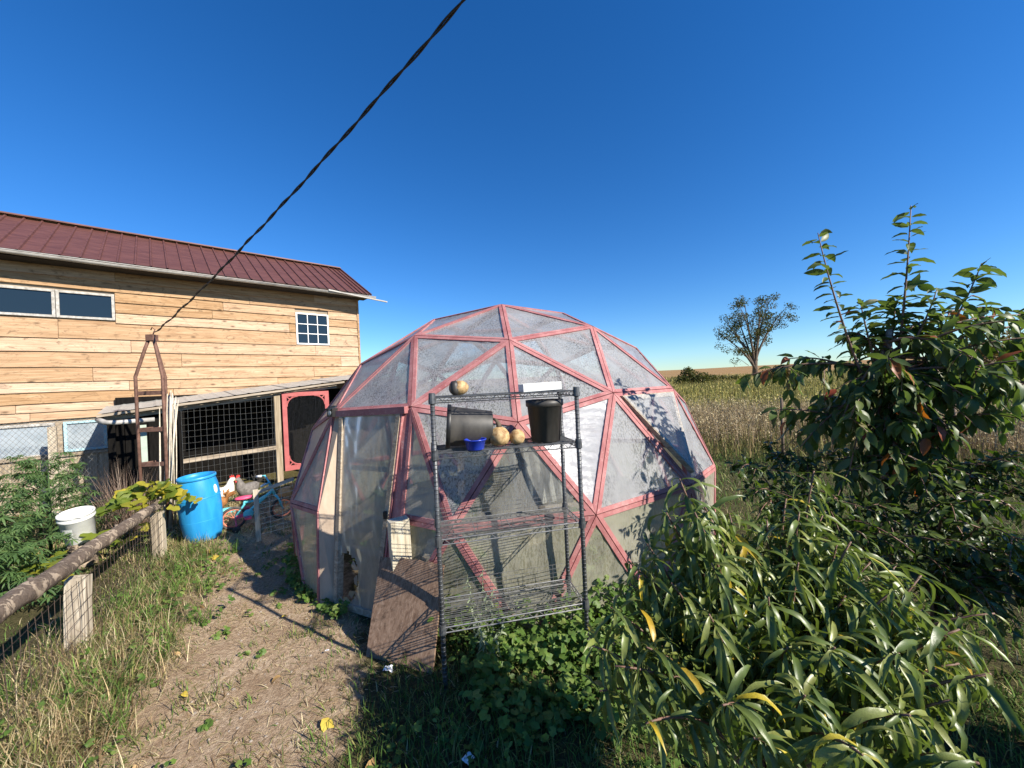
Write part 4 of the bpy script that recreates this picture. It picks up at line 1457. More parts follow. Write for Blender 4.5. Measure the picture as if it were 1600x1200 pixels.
# ================================================================== CHICKENS
def feather_mat(name, a, b): return mat_simple(name, a, b, 26, .8, 0, .3, (1, 1, 1), .15)
M['comb'] = mat_simple('red_comb', (.42, .03, .03), (.55, .06, .05), 20, .5, 0, 0)
M['leg_y'] = mat_simple('yellow_leg', (.45, .30, .08), (.55, .38, .12), 20, .6, 0, 0)
def chicken(pos, rz_, sc, fm, lab, pose='up', tailm=None):
    c = thing('chicken', lab, 'chicken', pos, rz_, 'chickens at the pen')
    c.scale = (sc, sc, sc)
    if pose == 'up':
        spine = [(-.17, .29, .02), (-.13, .27, .065), (-.06, .235, .10), (.02, .22, .112), (.09, .245, .10), (.13, .30, .075), (.145, .355, .05), (.155, .40, .038), (.175, .43, .036), (.20, .43, .024), (.212, .428, .01)]
    else:
        spine = [(-.17, .27, .02), (-.13, .26, .065), (-.06, .235, .10), (.02, .215, .112), (.09, .20, .10), (.14, .17, .075), (.18, .12, .05), (.205, .085, .038), (.225, .06, .036), (.24, .045, .024), (.247, .037, .01)]
    mb = MB()
    seg = 14
    for i, (x, z, r_) in enumerate(spine):
        a = spine[max(0, i - 1)]; b = spine[min(len(spine) - 1, i + 1)]
        d = Vector((b[0] - a[0], 0, b[1] - a[1])).normalized()
        upv = Vector((-d.z, 0, d.x))
        for k in range(seg):
            t = 2 * math.pi * k / seg
            p = Vector((x, 0, z)) + Vector((0, 1, 0)) * math.cos(t) * r_ * .82 + upv * math.sin(t) * r_
            p += Vector((mnoise.noise(p * 30), mnoise.noise(p * 30 + Vector((5, 0, 0))), 0)) * .006
            mb.v.append(tuple(p))
    nsp = len(spine)
    for i in range(nsp - 1):
        for k in range(seg):
            mb.f.append((i * seg + k, i * seg + (k + 1) % seg, (i + 1) * seg + (k + 1) % seg, (i + 1) * seg + k))
    mb.f.append(tuple(range(seg))); mb.f.append(tuple((nsp - 1) * seg + k for k in range(seg)))
    mb.build('body', fm, c, True)
    tl_ = MB()
    for k in range(9):
        a = R(35 + k * 9)
        y = .035 * math.sin(k * 2.1)
        b = Vector((-.13, y * .6, .28)); ln = .17 + .03 * math.sin(k * 1.7)
        m1 = b + Vector((-math.cos(a) * ln * .6, y, math.sin(a) * ln * .6)); e = b + Vector((-math.cos(a) * ln - .03, y * 1.3, math.sin(a) * ln * .85))
        tl_.add([b + Vector((0, 0, -.012)), b + Vector((0, .006, .012)), m1 + Vector((.008, .006, .02)), e, m1 - Vector((.008, -.002, .02))], [(0, 1, 2, 3, 4)])
    tl_.build('tail', tailm or fm, c)
    hx, hz = spine[8][0], spine[8][1]
    cb = MB()
    vsb = [(hx - .035, 0, hz + .022)]
    prof = [(hx - .035, hz + .03), (hx - .03, hz + .06), (hx - .015, hz + .042), (hx - .008, hz + .07), (hx + .006, hz + .045), (hx + .014, hz + .066), (hx + .024, hz + .038), (hx + .03, hz + .02), (hx, hz + .028)]
    m9 = len(prof)
    cb.add([(x, -.005, z) for x, z in prof] + [(x, .005, z) for x, z in prof], [tuple(range(m9)), tuple(reversed(range(m9, 2 * m9)))] + [(i, (i + 1) % m9, m9 + (i + 1) % m9, m9 + i) for i in range(m9)])
    cb.build('comb', M['comb'], c)
    MB().tube([(hx + .032, 0, hz - .02), (hx + .03, 0, hz - .05)], [.014, .009], 8).build('wattle', M['comb'], c, True)
    MB().tube([(hx + .03, 0, hz), (hx + .062, 0, hz - .01)], [.011, .001], 6).build('beak', M['leg_y'], c, True)
    for s_ in (-1, 1):
        lg_ = MB().tube([(-.01, s_ * .045, .17), (.015, s_ * .045, .10), (.0, s_ * .045, .012)], [.024, .011, .009], 8)
        for an in (-.5, 0, .5, math.pi):
            lg_.tube([(0, s_ * .045, .010), (.05 * math.cos(an) * (1 if an < 3 else .6), s_ * .045 + .05 * math.sin(an), .006)], [.007, .004], 5)
        lg_.build('leg', M['leg_y'], c, True)
    return c
wh = feather_mat('cream_feathers', (.62, .56, .48), (.78, .74, .68))
br_ = feather_mat('brown_feathers', (.22, .09, .03), (.40, .19, .07))
gy_ = feather_mat('grey_feathers', (.10, .09, .08), (.22, .20, .18))
tn_ = feather_mat('tan_feathers', (.34, .19, .08), (.52, .34, .17))
bk_ = feather_mat('black_feathers', (.02, .02, .018), (.05, .045, .04))
chicken((-4.72, 1.15, 0), R(20), 1.12, wh, 'cream hen with brown neck standing tall at the pen wire', 'up')
chicken((-4.50, .74, 0), R(200), .95, br_, 'brown hen half hidden behind the blue drum', 'up')
chicken((-4.40, 1.42, 0), R(250), 1.1, gy_, 'grey hen standing behind the cream hen at the wire', 'up', bk_)
chicken((-3.62, 1.12, 0), R(150), 1.0, tn_, 'tan hen pecking in the straw behind the bicycle', 'down')
chicken((-4.28, .28, 0), R(100), .9, wh, 'cream hen pecking right beside the blue drum', 'down')

# ================================================================== WIRE FENCE on the field side
rf = thing('field_fence', 'sagging brown wire field fence on thin stakes beyond the cherry tree', 'fence', (6.0, .6, 0))
A3, B3 = Vector((-.4, 1.0, 0)), Vector((5.2, -3.3, 0))
for t in (0, .33, .66, 1):
    p = A3.lerp(B3, t)
    MB().tube([(p.x, p.y, -.05), (p.x + .03, p.y, 1.35)], [.03, .024], 8).build('stake', M['bark'], rf, True)
fm_ = MB()
for k in range(61):
    p = A3.lerp(B3, k / 60)
    fm_.tube([(p.x, p.y, .08), (p.x + .25, p.y + .02, 1.15 - .12 * math.sin(k / 60 * math.pi * 3) ** 2)], .0024, 3, False)
for zz in np.arange(.08, 1.2, .12):
    fm_.tube([(A3.lerp(B3, t).x + .25 * zz, A3.lerp(B3, t).y, zz - .1 * zz * math.sin(t * math.pi * 3) ** 2) for t in np.linspace(0, 1, 30)], .0024, 3, False)
fm_.build('wire_mesh', M['rust'], rf)

# ================================================================== LEAVES
def leaf_template(wd, curl, fold, tw=0.0, ns=6, tipw=.85, wavy=0.0, base_w=.0):
    """leaf of unit length along +x, face up +z"""
    V, T = [], []
    x = z = 0.0
    px = 0
    for i in range(ns + 1):
        t = i / ns
        a = -curl * t
        if i:
            x += math.cos(a) / ns
            z += math.sin(a) / ns
        h = wd * (math.sin(math.pi * min(1, t ** tipw)) ** .85 if 0 < t < 1 else (.02 if t == 0 else .0))
        h = max(h, .004)
        ww = wavy * math.sin(t * 17) * (1 if 0 < t < 1 else 0)
        ct, st2 = math.cos(tw * t), math.sin(tw * t)
        nz = Vector((-math.sin(a), 0, math.cos(a)))
        for s_ in (-1, 0, 1):
            off = Vector((0, s_ * h * ct, 0)) + nz * (abs(s_) * h * fold + s_ * h * st2 + (ww if s_ else 0))
            V.append((x + off.x, off.y, z + off.z))
    for i in range(ns):
        o = i * 3
        for s_ in (0, 1):
            T += [(o + s_, o + s_ + 3, o + s_ + 4), (o + s_, o + s_ + 4, o + s_ + 1)]
    # anticlockwise seen from above
    T = [(a, b, c) for a, b, c in T]
    return np.array(V), np.array(T)

def leaf_mesh(name, tpl, m):
    me = bpy.data.meshes.new(name)
    me.from_pydata([tuple(v) for v in tpl[0]], [], [tuple(int(i) for i in t) for t in tpl[1]])
    me.polygons.foreach_set('use_smooth', [True] * len(me.polygons))
    me.materials.append(m)
    return me

def project(p):
    d = Vector(p) - CAM
    z = d.dot(_F)
    if z < .05: return None
    return 800 + 598.1 * d.dot(_RV) / z, 600 - 598.1 * d.dot(_UV) / z, z

class Leaves:
    def __init__(s): s.L = []
    def put(s, pos, direc, nrm, size, var):
        d = Vector(direc).normalized()
        n_ = Vector(nrm)
        n_ = (n_ - d * n_.dot(d))
        n_ = n_.normalized() if n_.length > 1e-4 else d.orthogonal().normalized()
        s.L.append((Vector(pos), d, n_.cross(d), n_, size, var))
    def build(s, parent, tpls, m, name='leaf', most=300, smooth=True, foliage='foliage'):
        base = parent.matrix_basis.inverted()
        sc_ = []
        for i, (p, d, sd_, n_, sz, v) in enumerate(s.L):
            q = project(p)
            ok = q is not None and -60 < q[0] < 1660 and -60 < q[1] < 1240
            sc_.append((sz / q[2] if ok else 0, i))
        sc_.sort(reverse=True)
        own = {i for k, (a, i) in enumerate(sc_) if k < most and a > 0}
        meshes = [leaf_mesh(name, t, m) for t in tpls]
        Vs, Ts, off = [], [], 0
        for i, (p, d, sd_, n_, sz, v) in enumerate(s.L):
            Mx = Matrix(((d.x * sz, sd_.x * sz, n_.x * sz, p.x), (d.y * sz, sd_.y * sz, n_.y * sz, p.y), (d.z * sz, sd_.z * sz, n_.z * sz, p.z), (0, 0, 0, 1)))
            if i in own:
                o = bpy.data.objects.new(name, meshes[v % len(tpls)])
                COL.objects.link(o)
                o.parent = parent
                o.matrix_basis = base @ Mx
            else:
                A = np.array(base @ Mx)
                tv, tt = tpls[v % len(tpls)]
                Vs.append(tv @ A[:3, :3].T + A[:3, 3])
                Ts.append(tt + off)
                off += len(tv)
        if Vs:
            trimesh(foliage, np.concatenate(Vs), np.concatenate(Ts), m, parent, None, smooth, kind='stuff')

def curve3(a, b, c, n):
    a, b, c = Vector(a), Vector(b), Vector(c)
    return [a * (1 - t) ** 2 + b * 2 * t * (1 - t) + c * t * t for t in [i / n for i in range(n + 1)]]
def rv(s_=1.0): return Vector((rnd.gauss(0, s_), rnd.gauss(0, s_), rnd.gauss(0, s_)))

# ------------------------------------------------------------------ peach bush in the foreground
PEACH = [(0.48, -4.12, 1.48), (0.48, -4.22, 1.38), (0.75, -4.09, 1.23), (1.09, -4.07, 1.46), (0.94, -4.16, 1.33), (1.04, -4.27, 1.25), (1.09, -4.37, 1.12), (1.24, -4.33, 1.14), (1.18, -4.48, 1.05), (1.14, -4.58, 0.99), (0.66, -4.34, 1.12), (0.38, -4.22, 1.13), (0.27, -4.11, 1.16), (0.17, -4.15, 1.02), (0.08, -4.19, 0.91), (0.09, -4.24, 0.78), (0.24, -4.31, 0.97), (0.34, -4.57, 0.98), (0.15, -4.50, 0.89), (0.74, -4.50, 1.05), (0.80, -4.65, 0.97), (0.43, -4.37, 1.10), (0.58, -4.73, 0.97), (0.91, -4.71, 0.89), (0.71, -4.14, 1.14), (0.64, -4.44, 1.02), (0.39, -4.62, 0.93), (0.88, -4.56, 1.06), (0.97, -4.31, 1.08), (0.54, -4.13, 1.20), (0.13, -4.30, 0.91), (0.57, -4.58, 0.99), (1.02, -4.57, 0.92), (1.42, -4.40, 1.03), (1.15, -4.28, 0.98), (0.58, -4.28, 0.92), (0.30, -4.36, 0.90), (0.90, -4.11, 1.16), (0.30, -4.11, 0.96), (1.06, -4.17, 1.12),
         (0.42, -4.12, 1.35), (0.60, -4.08, 1.35), (0.34, -4.11, 1.23), (0.73, -4.04, 1.30), (0.85, -4.10, 1.28), (1.13, -4.07, 1.29), (1.21, -4.18, 1.12), (1.29, -4.29, 0.99), (0.26, -4.11, 1.08), (0.46, -4.17, 1.25), (0.97, -4.06, 1.35), (1.09, -4.17, 1.22), (0.73, -4.19, 1.18), (1.31, -4.19, 1.11), (0.50, -4.28, 1.22), (1.24, -4.43, 0.90), (0.85, -4.25, 1.18)]
pbase = Vector((.76, -4.22, 0))
peach = thing('peach_tree', 'young peach tree with long drooping lance shaped leaves in front of the dome', 'tree', pbase)
MB().tube([(0, 0, -.03), (.01, .01, .25), (-.01, .0, .48)], [.032, .027, .024], 10).build('trunk', M['bark'], peach, True)
lv = Leaves()
for ti, tip in enumerate(PEACH):
    tip = Vector(tip)
    st0 = pbase + Vector((rnd.uniform(-.03, .03), rnd.uniform(-.03, .03), rnd.uniform(.25, .5)))
    mid = st0.lerp(tip, .55) + Vector((0, 0, .10 + .1 * rnd.random())) + (tip - st0).cross(Vector((0, 0, 1))) * rnd.uniform(-.12, .12)
    pth = curve3(st0, mid, tip, 12)
    MB().tube([p - pbase for p in pth], [.011 - .008 * i / 12 for i in range(13)], 6).build('branch', M['young_bark'], peach, True)
    nl = 46
    for k in range(nl):
        t = .40 + .60 * (k + rnd.random()) / nl
        t = min(.999, t ** .8)
        i = int(t * 12); f = t * 12 - i
        p = pth[i].lerp(pth[min(12, i + 1)], f)
        ax = (pth[min(12, i + 1)] - pth[max(0, i - 1)]).normalized()
        a = k * 2.4 + ti
        o1 = ax.orthogonal().normalized(); o2 = ax.cross(o1)
        rad = o1 * math.cos(a) + o2 * math.sin(a)
        d = ax * .2 + rad * .9 + Vector((0, 0, -.22 + .35 * (t > .9))) + rv(.2)
        nrm = Vector((0, 0, 1)) + ax * .3 + rv(.3)
        lv.put(p, d, nrm, rnd.uniform(.10, .20) * (.8 if t > .95 else 1), rnd.randrange(9))
tp = [leaf_template(.064, c, f, tw, 8, .88, .014) for c, f, tw in ((1.9, .45, .3), (2.4, .55, -.4), (1.5, .4, .6), (2.6, .6, .2), (2.0, .3, -.8), (1.2, .5, 0), (1.7, .7, 1.0), (2.9, .4, -.3), (.9, .6, .5))]
lv.build(peach, tp, M['leaf_peach'])

# ------------------------------------------------------------------ cherry tree
CLEAD = [(1.82, -3.37, 2.72), (2.34, -3.46, 2.84), (2.62, -3.58, 2.45), (2.06, -3.39, 2.29), (2.36, -3.56, 2.32), (2.33, -3.36, 2.29)]
CLIMB = [(1.42, -3.19, 1.85), (1.52, -3.30, 1.64), (1.61, -3.41, 1.42), (1.72, -3.21, 1.96), (2.10, -3.24, 2.11), (2.53, -3.78, 2.09), (2.40, -3.87, 1.76), (2.29, -3.76, 1.90), (2.04, -3.74, 1.65), (2.20, -3.75, 1.47), (1.73, -3.62, 1.62), (1.85, -3.73, 1.92), (2.04, -3.64, 1.46), (2.40, -3.77, 1.60), (1.71, -3.52, 1.46), (1.92, -3.53, 1.27), (2.57, -3.88, 1.88), (2.72, -3.89, 1.62), (2.00, -3.14, 1.70), (2.72, -3.29, 1.92), (2.93, -3.41, 2.22), (2.66, -3.19, 1.80), (2.37, -3.06, 1.90), (2.24, -3.66, 1.28),
         (3.1, -3.7, 1.9), (3.2, -3.4, 1.6), (3.0, -3.9, 1.5), (3.3, -3.6, 2.1), (2.75, -3.75, 2.0), (2.85, -3.6, 1.75), (2.65, -3.8, 1.7), (2.9, -3.55, 2.15)]
KC = 1.22
def push(p):
    return tuple(CAM + (Vector(p) - CAM) * KC)
CLIMB += [(1.9, -3.7, 1.30), (2.05, -3.72, 1.12), (1.75, -3.55, 1.2), (2.3, -3.7, 1.15), (1.98, -3.68, 1.55), (2.12, -3.7, 1.75), (2.25, -3.75, 1.7)]
CLEAD = [push(p) for p in CLEAD]
CLIMB = [push(p) for p in CLIMB]
cbase_ = Vector((2.12 + .22 * 2.39, -3.45 + .22 * 2.12, 0))
cherry = thing('cherry_tree', 'young cherry tree with broad dark leaves and three tall leaders', 'tree', cbase_)
MB().tube([(0, 0, -.04), (.0, .01, .6), (.02, 0, 1.3), (.03, 0, 1.8), (.07, 0, 2.15)], [.050, .043, .038, .028, .018], 12).build('trunk', mat_simple('pale_cherry_bark', (.13, .10, .08), (.34, .29, .25), 18, .6, 0, .3, (1, 1, 4)), cherry, True)
lv = Leaves()
def shoot_leaves(pth, n, t0, size, droop, spread=.9, ax_k=.5):
    m = len(pth) - 1
    for k in range(n):
        t = min(.999, t0 + (1 - t0) * (k + rnd.random()) / n)
        i = int(t * m); f = t * m - i
        p = pth[i].lerp(pth[min(m, i + 1)], f)
        ax = (pth[min(m, i + 1)] - pth[max(0, i - 1)]).normalized()
        a = k * 2.4 + rnd.uniform(-.4, .4)
        o1 = ax.orthogonal().normalized(); o2 = ax.cross(o1)
        rad = o1 * math.cos(a) + o2 * math.sin(a)
        d = ax * ax_k + rad * spread + Vector((0, 0, -droop)) + rv(.18)
        lv.put(p + rad * .008, d, Vector((0, 0, 1)) + rad * .25 + rv(.35), size * rnd.uniform(.7, 1.15), rnd.randrange(6))
for i, tip in enumerate(CLEAD):
    tip = Vector(tip)
    s0 = cbase_ + Vector((.03, 0, 1.35 + .1 * i))
    pth = curve3(s0, Vector((s0.x * .3 + tip.x * .7, s0.y * .3 + tip.y * .7, s0.z * .5 + tip.z * .5)), tip, 10)
    MB().tube([p - cbase_ for p in pth], [.014 - .011 * k / 10 for k in range(11)], 6).build('branch', M['young_bark'], cherry, True)
    shoot_leaves(pth, 48, .38, .128, .15, .9, .35)
for i, tip in enumerate(CLIMB):
    tip = Vector(tip)
    s0 = cbase_ + Vector((.03, 0, rnd.uniform(1.3, 2.1)))
    if s0.z < tip.z - .1: s0.z = max(1.3, tip.z - .25)
    mid = s0.lerp(tip, .5) + Vector((0, 0, .16))
    pth = curve3(s0, mid, tip, 10)
    MB().tube([p - cbase_ for p in pth], [.013 - .010 * k / 10 for k in range(11)], 6).build('branch', M['young_bark'], cherry, True)
    shoot_leaves(pth, 25, .2, .130, .65, .8, .45)
    for q in range(3):
        j = rnd.randrange(3, 10)
        e = pth[j] + Vector((rnd.uniform(-.27, .27), rnd.uniform(-.27, .27), -rnd.uniform(.05, .32)))
        tw_ = curve3(pth[j], pth[j].lerp(e, .5) + Vector((0, 0, .06)), e, 6)
        MB().tube([p - cbase_ for p in tw_], [.005 - .003 * k / 6 for k in range(7)], 5).build('twig', M['young_bark'], cherry, True)
        shoot_leaves(tw_, 9, .1, .118, .7, .75, .45)
tpc = [leaf_template(.195, c, f, tw, 6, .80, .018) for c, f, tw in ((.5, .25, .2), (.9, .35, -.3), (.3, .15, .4), (1.2, .4, .1), (.7, .5, -.5), (.4, .3, 0))]
lv.build(cherry, tpc, M['leaf_cherry'])

# ------------------------------------------------------------------ low leafy shrubs under the cherry, plus an added unseen one shading the ground
SHR = [(1.63, -2.71, 1.15), (2.01, -2.64, 1.2), (2.15, -2.85, 1.15), (2.39, -2.97, 1.2), (2.61, -3.08, 1.15), (2.85, -3.20, 1.18), (3.06, -3.32, 1.2), (1.59, -2.91, 1.0), (1.83, -3.03, 0.95), (2.01, -3.24, 1.0), (2.27, -3.36, 0.95), (2.55, -3.48, 0.97), (2.76, -3.60, 1.0), (2.05, -3.64, 0.85), (2.27, -3.76, 0.85), (2.51, -3.78, 0.9), (1.93, -3.43, 0.84), (1.83, -3.23, 0.8), (3.3, -3.5, 1.1), (3.2, -3.0, 1.1), (2.5, -2.6, 1.15), (2.9, -2.8, 1.1), (3.5, -3.2, 1.2), (2.3, -4.3, 1.0), (2.6, -4.1, 1.25), (2.9, -4.2, 1.4), (2.4, -4.7, 1.15), (2.8, -4.8, 1.5), (3.2, -4.5, 1.5), (2.7, -4.5, 1.5), (3.05, -4.05, 1.4), (2.3, -4.05, .85), (3.3, -4.1, 1.4), (3.0, -5.1, 1.5), (3.4, -4.8, 1.6), (2.6, -5.0, 1.3), (2.1, -4.45, .7), (2.5, -4.3, .8), (3.6, -4.1, 1.4), (3.9, -4.3, 1.5), (4.2, -4.5, 1.7), (3.7, -4.6, 1.6), (4.1, -4.05, 1.4), (3.5, -4.4, 1.5), (3.8, -4.02, 1.0), (2.9, -3.55, .65), (2.6, -3.6, .6), (3.1, -3.4, .65), (2.4, -3.7, .55), (2.75, -3.75, .6), (3.2, -3.6, .7), (2.5, -3.3, .6), (3.4, -3.75, .7), (2.95, -3.85, .55)]
for si, (bx, by, lab, sel) in enumerate(((2.0, -3.0, 'low dark leafy shrub with drooping twigs next to the dome', lambda q: q[0] < 2.3 and q[1] > -4), (2.75, -3.2, 'wide dark leafy shrub spreading under the cherry tree', lambda q: q[0] >= 2.3 and q[1] > -4), (2.8, -4.5, 'leafy shrub added out of view to shade the ground beside the peach', lambda q: q[1] <= -4))):
    sb = Vector((bx, by, 0))
    sh = thing('leafy_shrub', lab, 'shrub', sb)
    lv = Leaves()
    for tip in [t for t in SHR if sel(t)]:
        tip = Vector(tip)
        s0 = sb + Vector((rnd.uniform(-.06, .06), rnd.uniform(-.06, .06), 0))
        pth = curve3(s0, Vector((s0.x * .6 + tip.x * .4, s0.y * .6 + tip.y * .4, tip.z + .25)), tip, 12)
        MB().tube([p - sb for p in pth], [.010 - .007 * k / 12 for k in range(13)], 6).build('branch', M['young_bark'], sh, True)
        shoot_leaves(pth, 60, .12, .08, .35, .9, .5)
        for q in range(6):
            j = rnd.randrange(4, 12)
            e = pth[j] + Vector((rnd.uniform(-.32, .32), rnd.uniform(-.32, .32), rnd.uniform(-.18, .06)))
            tw_ = curve3(pth[j], pth[j].lerp(e, .5) + Vector((0, 0, .07)), e, 6)
            MB().tube([p - sb for p in tw_], [.005 - .003 * k / 6 for k in range(7)], 4).build('twig', M['young_bark'], sh, True)
            shoot_leaves(tw_, 18, .1, .07, .35, .85, .5)
    lv.build(sh, tpc, M['leaf_shrub'], most=150)

# ------------------------------------------------------------------ fan-leaved plants by the log fence
def fan_template(seed):
    r2 = random.Random(seed)
    Vs, Ts, o = [], [], 0
    for k, an in enumerate((-1.9, -1.25, -.62, 0, .62, 1.25, 1.9)):
        ln = 1 - .18 * abs(an)
        tv, tt = leaf_template(.085, .5 + .5 * r2.random(), .3, 0, 4, .9)
        tv = tv * ln
        c, s_ = math.cos(an), math.sin(an)
        x, y = tv[:, 0].copy(), tv[:, 1].copy()
        tv[:, 0], tv[:, 1] = x * c - y * s_, x * s_ + y * c
        Vs.append(tv); Ts.append(tt + o); o += len(tv)
    return np.concatenate(Vs), np.concatenate(Ts)
tpf = [fan_template(k) for k in range(4)]
for (bx, by, hgt, wid, lab) in ((-5.35, -1.25, 1.02, .62, 'bushy dark green fan leaved plant beside the log rail'), (-5.75, -.35, 1.08, .72, 'bushy fan leaved plant behind the white pail'), (-6.6, .35, 1.15, .75, 'bushy fan leaved plant close to the barn windows'), (-4.75, -1.75, .62, .5, 'shorter fan leaved plant crowding the log rail')):
    hb = Vector((bx, by, 0))
    hp = thing('fan_leaf_plant', lab, 'plant', hb)
    lv = Leaves()
    MB().tube([(0, 0, 0), (.02, 0, hgt * .5), (.0, .02, hgt * .95)], [.018, .013, .006], 7).build('stem', M['leaf_hemp'], hp, True)
    for k in range(26):
        z = hgt * (.15 + .85 * k / 26)
        reach = wid * (1.05 - .75 * (k / 26) ** 1.5) * rnd.uniform(.7, 1.1)
        a = k * 2.4
        e = hb + Vector((math.cos(a) * reach, math.sin(a) * reach, z + rnd.uniform(.0, .12)))
        pth = curve3(hb + Vector((0, 0, z * .85)), hb.lerp(e, .5) + Vector((0, 0, z * .9 * .5 + z * .12)), e, 6)
        MB().tube([p - hb for p in pth], [.006 - .004 * q / 6 for q in range(7)], 4).build('branch', M['leaf_hemp'], hp, True)
        for q in range(12):
            t = .35 + .65 * q / 12
            i = min(5, int(t * 6)); p = pth[i].lerp(pth[i + 1], t * 6 - i)
            d = Vector((math.cos(a + rnd.uniform(-1.4, 1.4)), math.sin(a + rnd.uniform(-1.4, 1.4)), rnd.uniform(-.3, .35)))
            lv.put(p + rv(.03), d, Vector((0, 0, 1)) + rv(.35), rnd.uniform(.07, .125), rnd.randrange(4))
    lv.build(hp, tpf, M['leaf_hemp'], most=110)

# ------------------------------------------------------------------ vine on the rail end
def lobed_template(seed, n=18):
    r2 = random.Random(seed)
    V = [(.35, 0, 0)]
    for k in range(n):
        a = -math.pi + 2 * math.pi * k / n
        rr = .47 + .075 * math.cos(5 * a) + .06 * r2.random() - (.30 if abs(abs(a) - math.pi) < .2 else 0)
        V.append((.35 + rr * math.cos(a), rr * math.sin(a), -.10 * rr * rr * 2 + .06 * math.sin(3 * a + seed)))
    T = [(0, 1 + k, 1 + (k + 1) % n) for k in range(n)]
    return np.array(V), np.array(T)
tpv = [lobed_template(k) for k in range(4)]
vb = Vector((-4.27, -.60, 0))
vine = thing('grape_vine', 'yellowing broad leaved vine heaped over the end of the log rail', 'vine', vb)
lv = Leaves()
MB().tube([(0, 0, 0), (.03, .02, .4), (-.02, .02, .70), (-.25, .05, .80)], [.012, .01, .008, .005], 6).build('stem', M['bark'], vine, True)
for k in range(110):
    a, r_ = rnd.uniform(0, 6.28), rnd.random() ** .6
    p = vb + Vector((-.08 + .47 * r_ * math.cos(a), .02 + .26 * r_ * math.sin(a), .70 + .24 * (1 - r_ * r_) * rnd.uniform(.3, 1) - .10 * r_))
    d = Vector((math.cos(a), math.sin(a) - .5, rnd.uniform(-.7, .1)))
    lv.put(p, d, Vector((.15, -.6, .8)) + rv(.5), rnd.uniform(.07, .14), rnd.randrange(4))
for k in range(26):
    p = Vector((-4.62 + rnd.uniform(-.5, .4), -1.25 + rnd.uniform(-.5, .5), rnd.uniform(.25, .42)))
    lv.put(p, Vector((rnd.gauss(0, 1), rnd.gauss(0, 1), -.2)), Vector((.1, -.4, 1)) + rv(.3), rnd.uniform(.10, .17), rnd.randrange(4))
lv.build(vine, tpv, M['leaf_vine'])

# ------------------------------------------------------------------ dry twig bush behind the rail
tb_ = Vector((-5.35, .25, 0))
dry = thing('dry_bush', 'leafless grey brown twiggy bush between the rail and the pen', 'bush', tb_)
parts = []
n_ = 420
az = rng.uniform(0, 2 * np.pi, n_)
P0 = np.stack([rng.normal(0, .10, n_), rng.normal(0, .10, n_), np.full(n_, .05)], 1)
parts.append(blades(P0, rng.uniform(.55, 1.05, n_), rng.uniform(.004, .008, n_), az, rng.uniform(.1, .75, n_), rng.normal(.05, .2, n_), palette(n_, [(.24, .17, .12), (.33, .25, .19), (.18, .12, .09)])))
V, T, C = join(parts)
trimesh('twigs', V, T, M['stalk'], dry, C)

# ================================================================== GROUND COVER
GREEN = [(.09, .16, .03), (.12, .20, .04), (.07, .13, .025)]
OLIVE = [(.19, .20, .06), (.24, .23, .08), (.15, .17, .05)]
STRAW = [(.50, .41, .23), (.58, .49, .30), (.42, .32, .17), (.34, .24, .13)]
BROWN = [(.20, .13, .07), (.15, .10, .05), (.27, .19, .11)]
def keep_out(x, y):
    """inside the dome, the pen, the barn"""
    inside = np.hypot(x, y) < 2.50
    bx = (x - BW.x) * BD.x + (y - BW.y) * BD.y
    by = (x - BW.x) * BD.y - (y - BW.y) * BD.x
    return inside | ((by < .05) & (bx < 6.3)) | ((bx > 1.2) & (bx < 6.5) & (by < 1.5))
def scatter(n, x0, x1, y0, y1, prob=None):
    x = rng.uniform(x0, x1, n); y = rng.uniform(y0, y1, n)
    k = ~keep_out(x, y)
    if prob is not None:
        k &= rng.random(n) < prob(x, y)
    x, y = x[k], y[k]
    return np.stack([x, y, ground_z(x, y) - .004], 1)
def patch(x, y, s, seed):   # cheap smooth noise 0..1
    return .5 + .25 * (np.sin(x * s + seed) * np.cos(y * s * 1.3 - seed * 2) + np.sin(x * s * 2.3 - y * s * 1.1 + seed * 3) * .8 + .6 * np.sin(y * s * 3.7 + x * s * 3.1 + seed))
def tuft(P, n, spread):
    Q = np.repeat(P, n, 0)
    Q[:, :2] += rng.normal(0, spread, (len(Q), 2))
    Q[:, 2] = ground_z(Q[:, 0], Q[:, 1]) - .004
    return Q
parts = []
def lawn(P, hmin, hmax, wid, cols, lean=(.1, .9)):
    n = len(P)
    parts.append(blades(P, rng.uniform(hmin, hmax, n), rng.uniform(wid * .6, wid * 1.3, n), rng.uniform(0, 6.283, n), rng.uniform(lean[0], lean[1], n), rng.uniform(.1, 1.0, n), palette(n, cols, .2)))
# short mixed turf off the path, denser in patches
P = scatter(60000, -6.5, 4.5, -5.3, 2.5, lambda x, y: np.clip(1.05 - 1.1 * np.exp(-(path_dist(x, y) / .55) ** 2), .0, 1) * np.clip(patch(x, y, 2.1, 1.0) * 1.5, .15, 1))
lawn(P, .03, .085, .006, GREEN + GREEN + OLIVE + STRAW[:2])
P = scatter(26000, -2.2, 2.6, -5.0, -2.2, lambda x, y: np.clip((x + 1.25 - .4 * (y + 3)) * 1.2, 0, 1))
lawn(P, .05, .14, .006, GREEN + GREEN + OLIVE)
# thatch, lying nearly flat on and beside the path
P = scatter(84000, -4.6, .6, -5.2, 1.4, lambda x, y: np.exp(-(path_dist(x, y) / 1.0) ** 4) * np.clip(patch(x, y, 3.0, 4.0) * 1.6 - .25, .05, 1))
lawn(P, .04, .13, .0045, STRAW + STRAW + BROWN + OLIVE, (1.25, 1.52))
# green tufts that survive in the path
P = tuft(scatter(520, -4.2, -.6, -5.0, .4, lambda x, y: np.clip(patch(x, y, 2.6, 8.0) * 1.8 - .6, 0, 1)), 16, .035)
lawn(P, .03, .10, .005, GREEN + OLIVE)
